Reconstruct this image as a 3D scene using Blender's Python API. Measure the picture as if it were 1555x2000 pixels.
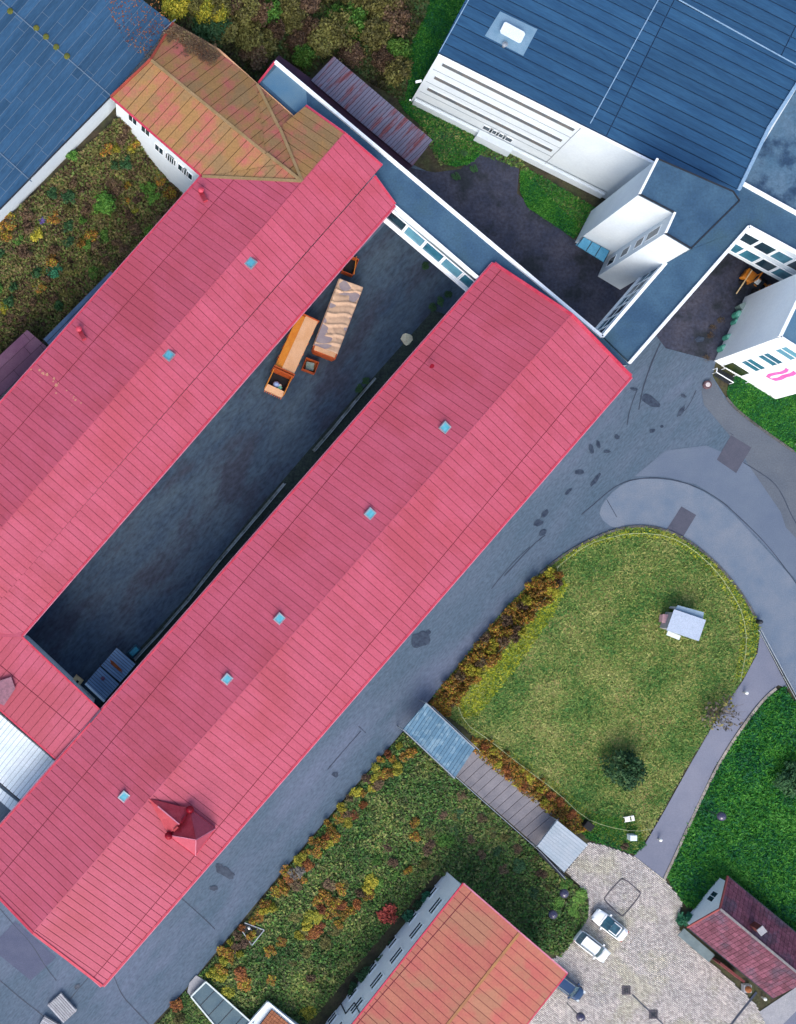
import bpy, math, random
import numpy as np
from mathutils import Vector, Matrix
from mathutils.geometry import delaunay_2d_cdt
random.seed(7); rng = np.random.default_rng(7)
SC = bpy.context.scene
for o in list(bpy.data.objects): bpy.data.objects.remove(o)
C = SC.collection

# ------------------------------------------------------------------ camera: drone looking straight down
H = 117.0            # flying height in metres
F = 1993.0           # focal length in photo pixels
VX, VY = 260.0, 1120.0   # the point straight below the drone, in photo pixels
S = F / H
cam_d = bpy.data.cameras.new('camera'); cam = bpy.data.objects.new('camera', cam_d); C.objects.link(cam)
cam.location = (0, 0, H); cam.rotation_euler = (0, 0, 0)
cam_d.sensor_width = 36; cam_d.lens = 36 * F / 2000
cam_d.shift_x = (777.5 - VX) / 2000; cam_d.shift_y = (VY - 1000) / 2000
cam_d.clip_start = 1; cam_d.clip_end = 4000
SC.camera = cam

# ------------------------------------------------------------------ light: overcast, softly brighter from the right
SUN_EL, SUN_AZ = 42.0, 192.0     # azimuth clockwise from +Y (up in the picture)
w = bpy.data.worlds.new('World'); SC.world = w; w.use_nodes = True
nt = w.node_tree; sky = nt.nodes.new('ShaderNodeTexSky'); sky.sky_type = 'NISHITA'; sky.sun_disc = False
sky.sun_elevation = math.radians(SUN_EL); sky.sun_rotation = math.radians(SUN_AZ)
sky.air_density = 1.0; sky.dust_density = 3.0; sky.ozone_density = 1.0
nt.links.new(sky.outputs[0], nt.nodes['Background'].inputs[0]); nt.nodes['Background'].inputs[1].default_value = 0.15
sl = bpy.data.lights.new('sun', 'SUN'); so = bpy.data.objects.new('sun', sl); C.objects.link(so)
sl.energy = 1.2; sl.angle = math.radians(40); sl.color = (1, .95, .9)
az = math.radians(SUN_AZ); el = math.radians(SUN_EL)
sd = Vector((math.sin(az) * math.cos(el), math.cos(az) * math.cos(el), math.sin(el)))
so.rotation_euler = sd.to_track_quat('Z', 'Y').to_euler()
SC.view_settings.view_transform = 'Standard'; SC.view_settings.look = 'None'
SC.view_settings.gamma = 1; SC.view_settings.exposure = 0.85; SC.view_settings.use_curve_mapping = False
SC.render.engine = 'CYCLES'

# ------------------------------------------------------------------ terrain and surveying helpers
def sst(a, b, x):
    t = np.clip((x - a) / (b - a), 0, 1); return t * t * (3 - 2 * t)
def hgt(px, py):
    """ground height at a surveyed point: garden bank in the north west, bank down to the forecourt in the south east"""
    rx = np.asarray(px, float) - VX; ry = np.asarray(py, float) - VY
    n = rx * .755 + ry * .656; u = -rx * .656 + ry * .755
    return 5.8 * sst(-425, -640, n) * sst(760, 560, np.asarray(px, float)) - 3.0 * sst(640, 960, n) * sst(-640, -270, u)
def P(px, py, z=0.0):
    k = (H - z) / F
    return Vector(((px - VX) * k, -(py - VY) * k, z))
def G(px, py, dz=0.0):
    return P(px, py, float(hgt(px, py)) + dz)
def R(d): return math.radians(d)

# ------------------------------------------------------------------ object helpers
def tag(o, label=None, cat=None, group=None, kind=None):
    if label: o['label'] = label
    if cat: o['category'] = cat
    if group: o['group'] = group
    if kind: o['kind'] = kind
    return o
def thing(name, label, cat, loc, rz=0.0, group=None):
    o = bpy.data.objects.new(name, None); C.objects.link(o); o.empty_display_size = .3
    o.location = loc; o.rotation_euler = (0, 0, rz); o['_w'] = 1
    del o['_w']
    return tag(o, label, cat, group)
def link(name, me, parent=None, world=True):
    o = bpy.data.objects.new(name, me); C.objects.link(o)
    if parent is not None:
        o.parent = parent
        if world:
            q = parent; M = Matrix.Identity(4)
            while q is not None:
                M = (Matrix.Translation(q.location) @ q.rotation_euler.to_matrix().to_4x4()) @ M; q = q.parent
            o.matrix_local = M.inverted() @ Matrix.Identity(4)
    return o
class MB:
    def __init__(s): s.v = []; s.f = []
    def add(s, vs, fs):
        k = len(s.v); s.v += [tuple(v) for v in vs]; s.f += [tuple(i + k for i in f) for f in fs]; return s
    def prism(s, top, bot):
        n = len(top); k = [tuple(v) for v in top] + [tuple(v) for v in bot]
        a = sum(top[i][0] * top[(i + 1) % n][1] - top[(i + 1) % n][0] * top[i][1] for i in range(n))
        if a < 0:
            k = [tuple(v) for v in top[::-1]] + [tuple(v) for v in bot[::-1]]
        fs = [tuple(range(n)), tuple(range(2 * n - 1, n - 1, -1))]
        for i in range(n):
            j = (i + 1) % n; fs.append((j, i, n + i, n + j))
        return s.add(k, fs)
    def box(s, c, size, rz=0.0, M=None):
        x, y, z = [q / 2 for q in size]
        vs = [Vector((sx * x, sy * y, sz * z)) for sz in (1, -1) for sx, sy in ((-1, -1), (1, -1), (1, 1), (-1, 1))]
        if rz: 
            m = Matrix.Rotation(rz, 3, 'Z'); vs = [m @ v for v in vs]
        if M is not None: vs = [M @ v for v in vs]
        vs = [v + Vector(c) for v in vs]
        return s.add(vs, [(0, 1, 2, 3), (7, 6, 5, 4), (0, 4, 5, 1), (1, 5, 6, 2), (2, 6, 7, 3), (3, 7, 4, 0)])
    def beam(s, p, q, wd, ht):
        p = Vector(p); q = Vector(q); d = (q - p).normalized()
        up = Vector((0, 0, 1)) if abs(d.z) < .95 else Vector((1, 0, 0))
        a = d.cross(up).normalized() * wd / 2; b = a.cross(d).normalized() * ht / 2
        vs = [p - a + b, p + a + b, q + a + b, q - a + b, p - a - b, p + a - b, q + a - b, q - a - b]
        return s.add(vs, [(0, 1, 2, 3), (7, 6, 5, 4), (0, 4, 5, 1), (1, 5, 6, 2), (2, 6, 7, 3), (3, 7, 4, 0)])
    def tube(s, p, q, r0, r1=None, n=8, cap=True):
        r1 = r0 if r1 is None else r1
        p = Vector(p); q = Vector(q); d = (q - p).normalized()
        up = Vector((0, 0, 1)) if abs(d.z) < .95 else Vector((1, 0, 0))
        a = d.cross(up).normalized(); b = d.cross(a)
        vs = []
        for c, r in ((p, r0), (q, r1)):
            vs += [c + (a * math.cos(t) + b * math.sin(t)) * r for t in [2 * math.pi * i / n for i in range(n)]]
        fs = [(i, (i + 1) % n, n + (i + 1) % n, n + i) for i in range(n)]
        if cap: fs += [tuple(range(n - 1, -1, -1)), tuple(range(n, 2 * n))]
        return s.add(vs, fs)
    def lathe(s, c, prof, n=14):
        c = Vector(c); vs = []
        for r, z in prof:
            vs += [c + Vector((r * math.cos(t), r * math.sin(t), z)) for t in [2 * math.pi * i / n for i in range(n)]]
        fs = []
        for k in range(len(prof) - 1):
            fs += [(k * n + i, k * n + (i + 1) % n, (k + 1) * n + (i + 1) % n, (k + 1) * n + i) for i in range(n)]
        fs.append(tuple(range((len(prof) - 1) * n, len(prof) * n)))
        fs.append(tuple(range(n - 1, -1, -1)))
        return s.add(vs, fs)
    def build(s, name, m, parent=None, world=True, smooth=False):
        me = bpy.data.meshes.new(name); me.from_pydata(s.v, [], s.f); me.materials.append(m)
        if smooth: me.shade_smooth()
        return link(name, me, parent, world)
def offset_poly(pts, d):
    """inset a simple polygon (world xy) by d"""
    n = len(pts); a = sum(pts[i][0] * pts[(i + 1) % n][1] - pts[(i + 1) % n][0] * pts[i][1] for i in range(n))
    sg = 1 if a > 0 else -1; out = []
    for i in range(n):
        p0, p1, p2 = Vector(pts[i - 1]).xy, Vector(pts[i]).xy, Vector(pts[(i + 1) % n]).xy
        d1 = (p1 - p0).normalized(); d2 = (p2 - p1).normalized()
        n1 = Vector((-d1.y, d1.x)) * sg; n2 = Vector((-d2.y, d2.x)) * sg
        m = n1 + n2
        if m.length < 1e-4: m = n1
        m.normalize(); k = d / max(.35, m.dot(n1)); q = p1 + m * k
        out.append(Vector((q.x, q.y, pts[i][2])))
    return out
def slab(name, pts, th, m, parent=None):
    return MB().prism(pts, [Vector((p[0], p[1], p[2] - th)) for p in pts]).build(name, m, parent)
def walls(name, pts, zb, m, parent, inset=.4, lower=.05):
    q = offset_poly(pts, inset)
    return MB().prism([Vector((p.x, p.y, p.z - lower)) for p in q], [Vector((p.x, p.y, zb)) for p in q]).build(name, m, parent)

# ------------------------------------------------------------------ materials
# paint and surface tints as measured against the photograph
TINT = {'yard_asphalt': (0.74, 0.84, 0.78), 'pale_road_asphalt': (0.74, 0.79, 0.7), 'dark_courtyard_asphalt': (0.68, 0.74, 0.72), 'blue_grey_roofing_felt': (0.34, 0.52, 0.62), 'blue_fibre_cement': (0.4, 0.57, 0.6), 'meadow_soil': (0.85, 1.05, 0.85), 'meadow_grass': (0.84, 1.14, 0.86), 'lush_soil': (0.3, 0.74, 0.5), 'lush_grass': (0.34, 0.76, 0.55), 'paving_block': (1.27, 1.26, 1.24), 'flat_roof_membrane': (0.38, 0.58, 0.68), 'weathered_red_roof': (0.74, 0.8, 0.72), 'plum_clay_tile': (0.61, 0.53, 0.64), 'mossy_red_roof': (0.60, 0.64, 0.62), 'stair_concrete': (0.92, 0.88, 0.82), 'path_asphalt': (0.8, 0.8, 0.7), 'dark_rear_asphalt': (0.8, 0.76, 0.7), 'wet_blue_sheet': (0.61, 0.65, 0.68), 'lane_asphalt': (0.72, 0.78, 0.72), 'shoulder_asphalt': (0.66, 0.80, 0.68), 'pink_roof_paint': (0.635, 0.53, 0.55), 'roof_joint': (0.72, 0.68, 0.68), 'red_gutter_paint': (0.72, 0.68, 0.68), 'deep_red_sheet': (0.72, 0.68, 0.68), 'rose_red_sheet': (0.72, 0.68, 0.68), 'pale_pink_gutter': (0.72, 0.68, 0.68), 'lichen_ridge': (0.72, 0.68, 0.68), 'orange_tile': (0.72, 0.68, 0.68), 'mossy_flashing': (0.72, 0.68, 0.68), 'mossy_joint': (0.72, 0.68, 0.68), 'corr': (0.72, 0.68, 0.68), 'wet_flat_roof': (0.78, 0.78, 0.8), 'grey_corrugated_sheet': (0.78, 0.78, 0.8), 'blue_corrugated_sheet': (0.78, 0.78, 0.8), 'plum_roofing_sheet': (0.78, 0.78, 0.8), 'pale_canopy_sheet': (0.78, 0.78, 0.8), 'white_roof_sheet': (0.78, 0.78, 0.8), 'buff_kerb': (0.78, 0.78, 0.8), 'pale_concrete': (0.78, 0.78, 0.8), 'felt_joint': (0.78, 0.78, 0.8), 'blue_grey_sheet': (0.78, 0.78, 0.8), 'tan_tarpaulin': (0.78, 0.78, 0.8), 'faded_orange_lid': (0.78, 0.78, 0.8), 'orange_machine_paint': (0.78, 0.78, 0.8), 'orange_frame_paint': (0.78, 0.78, 0.8), 'grey_ridge_tile': (0.78, 0.78, 0.8), 'pale_blue_felt': (0.78, 0.78, 0.8), 'pale_blue_flashing': (0.78, 0.78, 0.8), 'pale_blue_roof_sheet': (0.78, 0.78, 0.8), 'garden_undergrowth_x': (0.78, 0.78, 0.8), 'jointing_sand': (0.78, 0.78, 0.8), 'asphalt_patch': (0.62, 0.68, 0.62), 'worn_asphalt': (0.78, 0.78, 0.8), 'garden_undergrowth': (1.15, 1.15, 0.85), 'bank_undergrowth': (1.15, 1.15, 0.85), 'woodland_floor': (1.3, 1.3, 1.1)}
def tint(name, c):
    g = TINT.get(name, (1, 1, 1)); return tuple(a * b for a, b in zip(c, g))
def mat(name, c1, c2=None, scale=1.0, rough=.8, metal=0.0, rnd=0.0, isl=0.0, fine=.15, fscale=12.0, bump=0.0, lo=.35, hi=.65, spec=.3, c3=None, s3=.2, stretch=None, detail=6):
    c1 = tint(name, c1); c2 = tint(name, c2) if c2 else None; c3 = tint(name, c3) if c3 else None
    m = bpy.data.materials.new(name); m.use_nodes = True; t = m.node_tree; N = t.nodes; L = t.links
    b = N['Principled BSDF']; b.inputs['Roughness'].default_value = rough; b.inputs['Metallic'].default_value = metal
    b.inputs['Specular IOR Level'].default_value = spec
    geo = N.new('ShaderNodeNewGeometry'); pos = geo.outputs['Position']
    if stretch:
        mp = N.new('ShaderNodeMapping'); mp.vector_type = 'TEXTURE'; mp.inputs['Rotation'].default_value = (0, 0, stretch[0]); mp.inputs['Scale'].default_value = (1 / stretch[1], 1 / stretch[2], 1)
        L.new(pos, mp.inputs[0]); pos = mp.outputs[0]
    def noise(sc, det=detail):
        n = N.new('ShaderNodeTexNoise'); n.inputs['Scale'].default_value = sc; n.inputs['Detail'].default_value = det; n.inputs['Roughness'].default_value = .6
        L.new(pos, n.inputs['Vector']); return n
    def mix(a, bcol, fac):
        x = N.new('ShaderNodeMix'); x.data_type = 'RGBA'
        for s_, v in ((6, a), (7, bcol)):
            if isinstance(v, tuple): x.inputs[s_].default_value = (*v, 1)
            else: L.new(v, x.inputs[s_])
        if isinstance(fac, float): x.inputs[0].default_value = fac
        else: L.new(fac, x.inputs[0])
        return x.outputs[2]
    def mr(src, a, b_, lo_=0.0, hi_=1.0):
        r = N.new('ShaderNodeMapRange'); r.inputs[1].default_value = lo_; r.inputs[2].default_value = hi_; r.inputs[3].default_value = a; r.inputs[4].default_value = b_
        L.new(src, r.inputs[0]); return r.outputs[0]
    col = c1
    if c2: col = mix(c1, c2, mr(noise(scale).outputs['Fac'], 0, 1, lo, hi))
    if c3: col = mix(col, c3, mr(noise(s3, 8).outputs['Fac'], 0, 1, .5, .62))
    val = None
    def mul(v, x):
        if v is None: return x
        q = N.new('ShaderNodeMath'); q.operation = 'MULTIPLY'; L.new(v, q.inputs[0]); L.new(x, q.inputs[1]); return q.outputs[0]
    if fine: val = mul(val, mr(noise(fscale, 3).outputs['Fac'], 1 - fine * 2, 1 + fine * 2, .2, .8))
    if rnd:
        oi = N.new('ShaderNodeObjectInfo'); val = mul(val, mr(oi.outputs['Random'], 1 - rnd, 1 + rnd))
    if isl: val = mul(val, mr(geo.outputs['Random Per Island'], 1 - isl, 1 + isl))
    if val is not None:
        vm = N.new('ShaderNodeVectorMath'); vm.operation = 'SCALE'
        if isinstance(col, tuple): vm.inputs[0].default_value = col
        else: L.new(col, vm.inputs[0])
        L.new(val, vm.inputs['Scale']); col = vm.outputs[0]
    if isinstance(col, tuple): b.inputs['Base Color'].default_value = (*col, 1)
    else: L.new(col, b.inputs['Base Color'])
    if bump:
        bp = N.new('ShaderNodeBump'); bp.inputs['Strength'].default_value = bump; bp.inputs['Distance'].default_value = .05
        L.new(noise(fscale, 4).outputs['Fac'], bp.inputs['Height']); L.new(bp.outputs[0], b.inputs['Normal'])
    return m
def leafmat(name, cols, rough=.65, ns=.35):
    """leaf colours differ leaf by leaf, and in patches"""
    cols = [tint(name, c) for c in cols]
    m = bpy.data.materials.new(name); m.use_nodes = True; t = m.node_tree; N = t.nodes; L = t.links
    b = N['Principled BSDF']; b.inputs['Roughness'].default_value = rough; b.inputs['Specular IOR Level'].default_value = .25
    geo = N.new('ShaderNodeNewGeometry'); n = N.new('ShaderNodeTexNoise'); n.inputs['Scale'].default_value = ns; n.inputs['Detail'].default_value = 3
    L.new(geo.outputs['Position'], n.inputs['Vector'])
    oi = N.new('ShaderNodeObjectInfo')
    a = N.new('ShaderNodeMath'); a.operation = 'MULTIPLY_ADD'; L.new(geo.outputs['Random Per Island'], a.inputs[0]); a.inputs[1].default_value = .55
    mr = N.new('ShaderNodeMapRange'); mr.inputs[1].default_value = .3; mr.inputs[2].default_value = .7; mr.inputs[3].default_value = 0; mr.inputs[4].default_value = .45
    L.new(n.outputs['Fac'], mr.inputs[0]); L.new(mr.outputs[0], a.inputs[2])
    r = N.new('ShaderNodeValToRGB'); e = r.color_ramp.elements
    while len(e) > 1: e.remove(e[-1])
    e[0].position = 0; e[0].color = (*cols[0], 1)
    for i, c in enumerate(cols[1:], 1):
        x = e.new(i / (len(cols) - 1)); x.color = (*c, 1)
    L.new(a.outputs[0], r.inputs[0])
    v = N.new('ShaderNodeVectorMath'); v.operation = 'SCALE'; L.new(r.outputs[0], v.inputs[0])
    m2 = N.new('ShaderNodeMapRange'); m2.inputs[3].default_value = .75; m2.inputs[4].default_value = 1.3; L.new(oi.outputs['Random'], m2.inputs[0]); L.new(m2.outputs[0], v.inputs['Scale'])
    L.new(v.outputs[0], b.inputs['Base Color']); return m

pink = mat('pink_roof_paint', (.60, .125, .19), (.66, .15, .235), .35, .5, rnd=.06, fine=.07, fscale=5, c3=(.57, .115, .165), s3=.12, isl=0)
pink_dark = mat('roof_joint', (.26, .035, .06), rough=.7)
pink_trim = mat('red_gutter_paint', (.60, .045, .09), (.72, .09, .15), 1.2, .45)
ochre = mat('mossy_red_roof', (.56, .15, .13), (.42, .22, .085), .45, .75, rnd=.07, fine=.12, fscale=6, c3=(.36, .21, .10), s3=.3, lo=.36, hi=.56)
ochre_dark = mat('mossy_joint', (.12, .07, .03), rough=.9)
redroof = mat('weathered_red_roof', (.54, .13, .12), (.54, .18, .13), .4, .7, rnd=.05, fine=.08, fscale=5, c3=(.47, .19, .13), s3=.25)
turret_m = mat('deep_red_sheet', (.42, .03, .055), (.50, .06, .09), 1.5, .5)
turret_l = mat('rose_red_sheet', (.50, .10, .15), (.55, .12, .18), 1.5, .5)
gut_lip = mat('pale_pink_gutter', (.72, .30, .42), (.6, .2, .3), 1, .5)
finial_m = mat('dark_red_ball', (.22, .0, .012), rough=.5)
bitumen = mat('blue_grey_roofing_felt', (.048, .115, .20), (.085, .165, .27), .5, .7, rnd=.14, fine=.15, fscale=5, bump=.1, stretch=(R(51), .30, 2.4))
bitumen_j = mat('felt_joint', (.13, .20, .28), rough=.8)
fibre = mat('blue_fibre_cement', (.035, .105, .225), (.06, .15, .29), .7, .7, rnd=.10, fine=.12, fscale=5, stretch=(R(-29), .25, 2.2))
fibre_j = mat('fibre_joint', (.012, .035, .085), rough=.8)
flat_roof = mat('flat_roof_membrane', (.07, .12, .19), (.12, .18, .25), .35, .75, fine=.12, fscale=5, c3=(.10, .15, .19), s3=.15)
teal_roof = mat('wet_flat_roof', (.08, .19, .30), (.12, .22, .30), .5, .5, fine=.1)
white = mat('white_render', (.64, .71, .75), (.58, .655, .71), .3, .7, fine=.03, fscale=4)
white_lifted = mat('shade_lifted_white', (.84, .88, .90), (.78, .83, .87), .3, .6, fine=.03, fscale=4)  # white render with light put into its colour to lift shaded walls
white_trim = mat('white_parapet_cap', (.88, .92, .95), (.76, .82, .86), 2, .5, fine=.05)
glass = mat('blue_glass', (.02, .10, .16), (.05, .20, .28), .6, .08, spec=.8, fine=0)
glass_dark = mat('dark_glass', (.008, .02, .035), (.02, .05, .07), 1, .1, spec=.7, fine=0)
glass_light = mat('pale_reflective_glass', (.12, .33, .43), (.10, .25, .34), 1, .12, spec=.8, fine=0)
asphalt = mat('yard_asphalt', (.082, .118, .180), (.118, .142, .215), .3, .85, fine=.16, fscale=5, c3=(.145, .16, .25), s3=.09, bump=.15, stretch=(R(49), .35, 1.2), lo=.3, hi=.7)
asphalt_dark = mat('dark_courtyard_asphalt', (.030, .055, .105), (.078, .110, .155), .28, .8, fine=.25, fscale=3, c3=(.045, .052, .085), s3=.22, bump=.2, stretch=(R(49), .4, 1.0), lo=.3, hi=.68)  # asphalt in a darker tone for the whole courtyard
asphalt_n = mat('dark_rear_asphalt', (.035, .045, .085), (.065, .07, .11), .5, .75, fine=.25, fscale=3, c3=(.022, .03, .045), s3=.3)  # darker asphalt tone shared by the rear yard and the passage
asphalt_lt = mat('pale_road_asphalt', (.15, .195, .31), (.215, .24, .34), .35, .85, fine=.10, fscale=8, bump=.15)
path_m = mat('path_asphalt', (.18, .20, .31), (.21, .225, .335), .3, .85, fine=.07, fscale=8)
tar = mat('tar_seal', (.035, .045, .07), rough=.5)
wet = mat('oil_stain', (.022, .032, .055), (.05, .068, .10), 2, .35)
patch_m = mat('asphalt_patch', (.10, .10, .155), (.125, .12, .18), 1, .9, fine=.12)
soil = mat('soil_and_litter', (.055, .042, .028), (.05, .06, .025), .6, .95, fine=.3, fscale=4, c3=(.03, .03, .02), s3=.5)
lawn_m = mat('meadow_soil', (.17, .165, .055), (.065, .13, .04), .33, .95, fine=.35, fscale=3, c3=(.30, .20, .10), s3=.25, lo=.4, hi=.6)
lush_m = mat('lush_soil', (.02, .10, .028), (.035, .12, .02), .4, .95, fine=.3, fscale=3)
concrete = mat('pale_concrete', (.42, .42, .43), (.34, .35, .37), 1, .85)
step_m = mat('stair_concrete', (.20, .20, .235), (.25, .245, .28), .8, .85, rnd=.06)
paver_m = mat('paving_block', (.40, .365, .345), (.31, .295, .29), .5, .85, isl=.30, fine=.12, fscale=3, c3=(.36, .34, .28), s3=.25)
paver_dk = mat('dark_paving_block', (.07, .065, .08), rough=.85, isl=.2)
dark = mat('black_shadow_metal', (.01, .01, .012), rough=.6)
iron = mat('dark_iron', (.03, .035, .045), rough=.5, metal=.3)
steel = mat('galvanised_steel', (.34, .38, .42), (.26, .3, .34), 2, .45, metal=.5)
corr = mat('grey_corrugated_sheet', (.13, .13, .19), (.19, .19, .27), .5, .6, rnd=.1, c3=(.17, .05, .06), s3=.5, stretch=(R(46), .5, 2.6))
corr_blue = mat('blue_corrugated_sheet', (.14, .25, .40), (.19, .31, .46), .6, .5, rnd=.1)
corr_white = mat('white_corrugated_sheet', (.66, .74, .80), (.58, .68, .74), .6, .5, rnd=.05)
corr_gap = mat('sheet_joint', (.28, .36, .42), rough=.8)
plum = mat('plum_roofing_sheet', (.11, .045, .09), (.14, .07, .115), .5, .6, rnd=.12, fine=.15)
plum_dk = mat('plum_wet_felt', (.035, .015, .035), (.05, .02, .04), .8, .7, fine=.2)
orange = mat('orange_machine_paint', (.62, .19, .02), (.72, .27, .03), 1.2, .5, fine=.1)
orange_pale = mat('faded_orange_lid', (.66, .36, .18), (.72, .42, .24), 1, .55, fine=.1)
orange_dk = mat('orange_frame_paint', (.50, .10, .02), (.36, .06, .015), 1.5, .5)
rust = mat('rust_stain', (.25, .07, .015), (.16, .04, .02), 2, .9)
tarp = mat('tan_tarpaulin', (.66, .44, .29), (.56, .38, .26), 1.1, .6, fine=.08, fscale=3)
puddle = mat('standing_rain_water', (.22, .18, .20), (.28, .23, .23), 1.5, .12, spec=.6, fine=0)
tan = mat('beige_board', (.60, .45, .25), (.5, .37, .2), 2, .8)
tile_m = mat('plum_clay_tile', (.185, .062, .085), (.25, .10, .125), .8, .8, rnd=.25, isl=.25, fine=.25, fscale=5, c3=(.13, .09, .115), s3=.35)
tile_dk = mat('tile_underlay', (.05, .02, .028), rough=.9)
carpaint = mat('white_car_paint', (.85, .87, .88), rough=.25, spec=.6, fine=0)
carblue = mat('dark_blue_car_paint', (.012, .045, .12), rough=.25, spec=.6, fine=0)
carglass = mat('car_glass', (.012, .05, .075), (.03, .11, .15), 1.5, .05, spec=.9, fine=0)
tyre = mat('tyre_rubber', (.015, .015, .017), rough=.85)
lamp_red = mat('rear_lamp_red', (.4, .01, .01), rough=.2)
lamp_clear = mat('headlamp_glass', (.6, .66, .7), rough=.1)
globe = mat('smoky_lamp_cap', (.05, .045, .09), rough=.22, spec=.7, fine=0)
rope_m = mat('pale_fence_rope', (.36, .40, .22), rough=.8)
wood = mat('weathered_plank', (.30, .30, .33), (.4, .41, .44), 1.5, .8, rnd=.2)
bark = mat('bark', (.07, .055, .045), (.11, .09, .075), 3, .9)
moss_m = mat('moss_cushion', (.12, .12, .02), (.07, .09, .02), 3, .95)
green_bin = mat('green_plastic', (.05, .28, .19), (.10, .36, .27), 1.5, .5)
pinkpaint = mat('magenta_paint', (.75, .16, .48), (.65, .10, .36), 2, .6)
redcloth = mat('red_cloth', (.28, .03, .04), (.35, .06, .05), 2, .8)
cloth_w = mat('white_cloth', (.8, .8, .76), rough=.8)
bagblue = mat('blue_plastic_bag', (.30, .42, .70), rough=.4)
baggreen = mat('mint_plastic_bag', (.25, .70, .50), rough=.4)
pinkbox = mat('dusty_pink_board', (.48, .30, .33), rough=.8)

leaf_green = leafmat('green_leaves', [(.018, .07, .012), (.045, .14, .02), (.09, .20, .03), (.15, .25, .05)])
leaf_dkgreen = leafmat('dark_green_leaves', [(.008, .03, .012), (.02, .065, .025), (.035, .10, .035), (.07, .13, .05)])
leaf_yellow = leafmat('yellow_green_leaves', [(.05, .07, .01), (.17, .19, .02), (.34, .30, .03), (.48, .38, .04)])
leaf_rust = leafmat('rust_leaves', [(.04, .015, .012), (.14, .04, .02), (.30, .11, .03), (.42, .22, .05)])
leaf_brown = leafmat('brown_stems', [(.03, .018, .015), (.075, .045, .03), (.13, .085, .05), (.16, .15, .06)])
leaf_olive = leafmat('olive_leaves', [(.03, .03, .012), (.08, .075, .025), (.13, .13, .035), (.19, .20, .06)])
leaf_teal = leafmat('teal_green_leaves', [(.008, .04, .02), (.015, .10, .05), (.03, .16, .08), (.06, .2, .10)])
leaf_mix = leafmat('autumn_mixed_leaves', [(.02, .03, .01), (.40, .36, .03), (.05, .025, .015), (.40, .17, .03), (.03, .07, .015), (.52, .42, .05)], ns=1.2)
under_garden = leafmat('garden_undergrowth', [(.010, .014, .008), (.05, .03, .025), (.13, .09, .06), (.07, .13, .03), (.20, .16, .09), (.20, .24, .05)], ns=.55)
under_bank = leafmat('bank_undergrowth', [(.010, .025, .012), (.03, .10, .03), (.05, .05, .03), (.06, .15, .035), (.17, .17, .08), (.20, .27, .07)], ns=.22)
under_forest = leafmat('woodland_floor', [(.008, .012, .006), (.035, .03, .02), (.06, .07, .025), (.03, .09, .03), (.10, .09, .05)], ns=.3)
grass_meadow = leafmat('meadow_grass', [(.03, .08, .02), (.06, .14, .035), (.17, .20, .055), (.33, .25, .10), (.46, .35, .17)], ns=.2)
grass_lush = leafmat('lush_grass', [(.006, .045, .03), (.012, .095, .05), (.04, .15, .02), (.14, .24, .03), (.25, .33, .08)], ns=.25)
grass_edge = leafmat('yellow_edge_grass', [(.10, .16, .01), (.28, .32, .02), (.48, .46, .05)], ns=.6)

# ------------------------------------------------------------------ ground sheets draped on the terrain
def inpoly(px, py, poly):
    px = np.asarray(px); py = np.asarray(py); c = np.zeros(px.shape, bool); n = len(poly)
    for i in range(n):
        x0, y0 = poly[i]; x1, y1 = poly[(i + 1) % n]
        if y0 == y1: continue
        c ^= ((y0 > py) != (y1 > py)) & (px < (x1 - x0) * (py - y0) / (y1 - y0) + x0)
    return c
def smooth(poly, it=2, closed=True):
    for _ in range(it):
        o = []; n = len(poly)
        for i in range(n if closed else n - 1):
            a, b = poly[i], poly[(i + 1) % n]
            o += [(a[0] * .75 + b[0] * .25, a[1] * .75 + b[1] * .25), (a[0] * .25 + b[0] * .75, a[1] * .25 + b[1] * .75)]
        poly = o if closed else [poly[0]] + o + [poly[-1]]
    return poly
def sheet(name, poly, dz, m, step=30, kind='structure', parent=None, jit=0.0):
    vs = [Vector(p) for p in poly]; n = len(vs)
    if jit: vs = [v + Vector((random.uniform(-jit, jit), random.uniform(-jit, jit))) for v in vs]
    ed = [(i, (i + 1) % n) for i in range(n)]
    xs = [p[0] for p in poly]; ys = [p[1] for p in poly]
    if max(xs) - min(xs) > step * 1.5 or max(ys) - min(ys) > step * 1.5:
        gx, gy = np.meshgrid(np.arange(min(xs) + step / 2, max(xs), step), np.arange(min(ys) + step / 2, max(ys), step))
        ok = inpoly(gx, gy, [tuple(v) for v in vs])
        vs += [Vector((float(a), float(b))) for a, b in zip(gx[ok], gy[ok])]
    r = delaunay_2d_cdt(vs, ed, [tuple(range(n))], 1, 1e-3)
    co = [G(v[0], v[1], dz) for v in r[0]]
    fs = [tuple(f) for f in r[2]]
    fs2 = []
    for f in fs:
        a, b, c = [co[i] for i in f[:3]]
        fs2.append(f if (b - a).cross(c - a).z > 0 else f[::-1])
    me = bpy.data.meshes.new(name); me.from_pydata(co, [], fs2); me.materials.append(m)
    o = link(name, me, parent); 
    if kind: o['kind'] = kind
    return o
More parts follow.
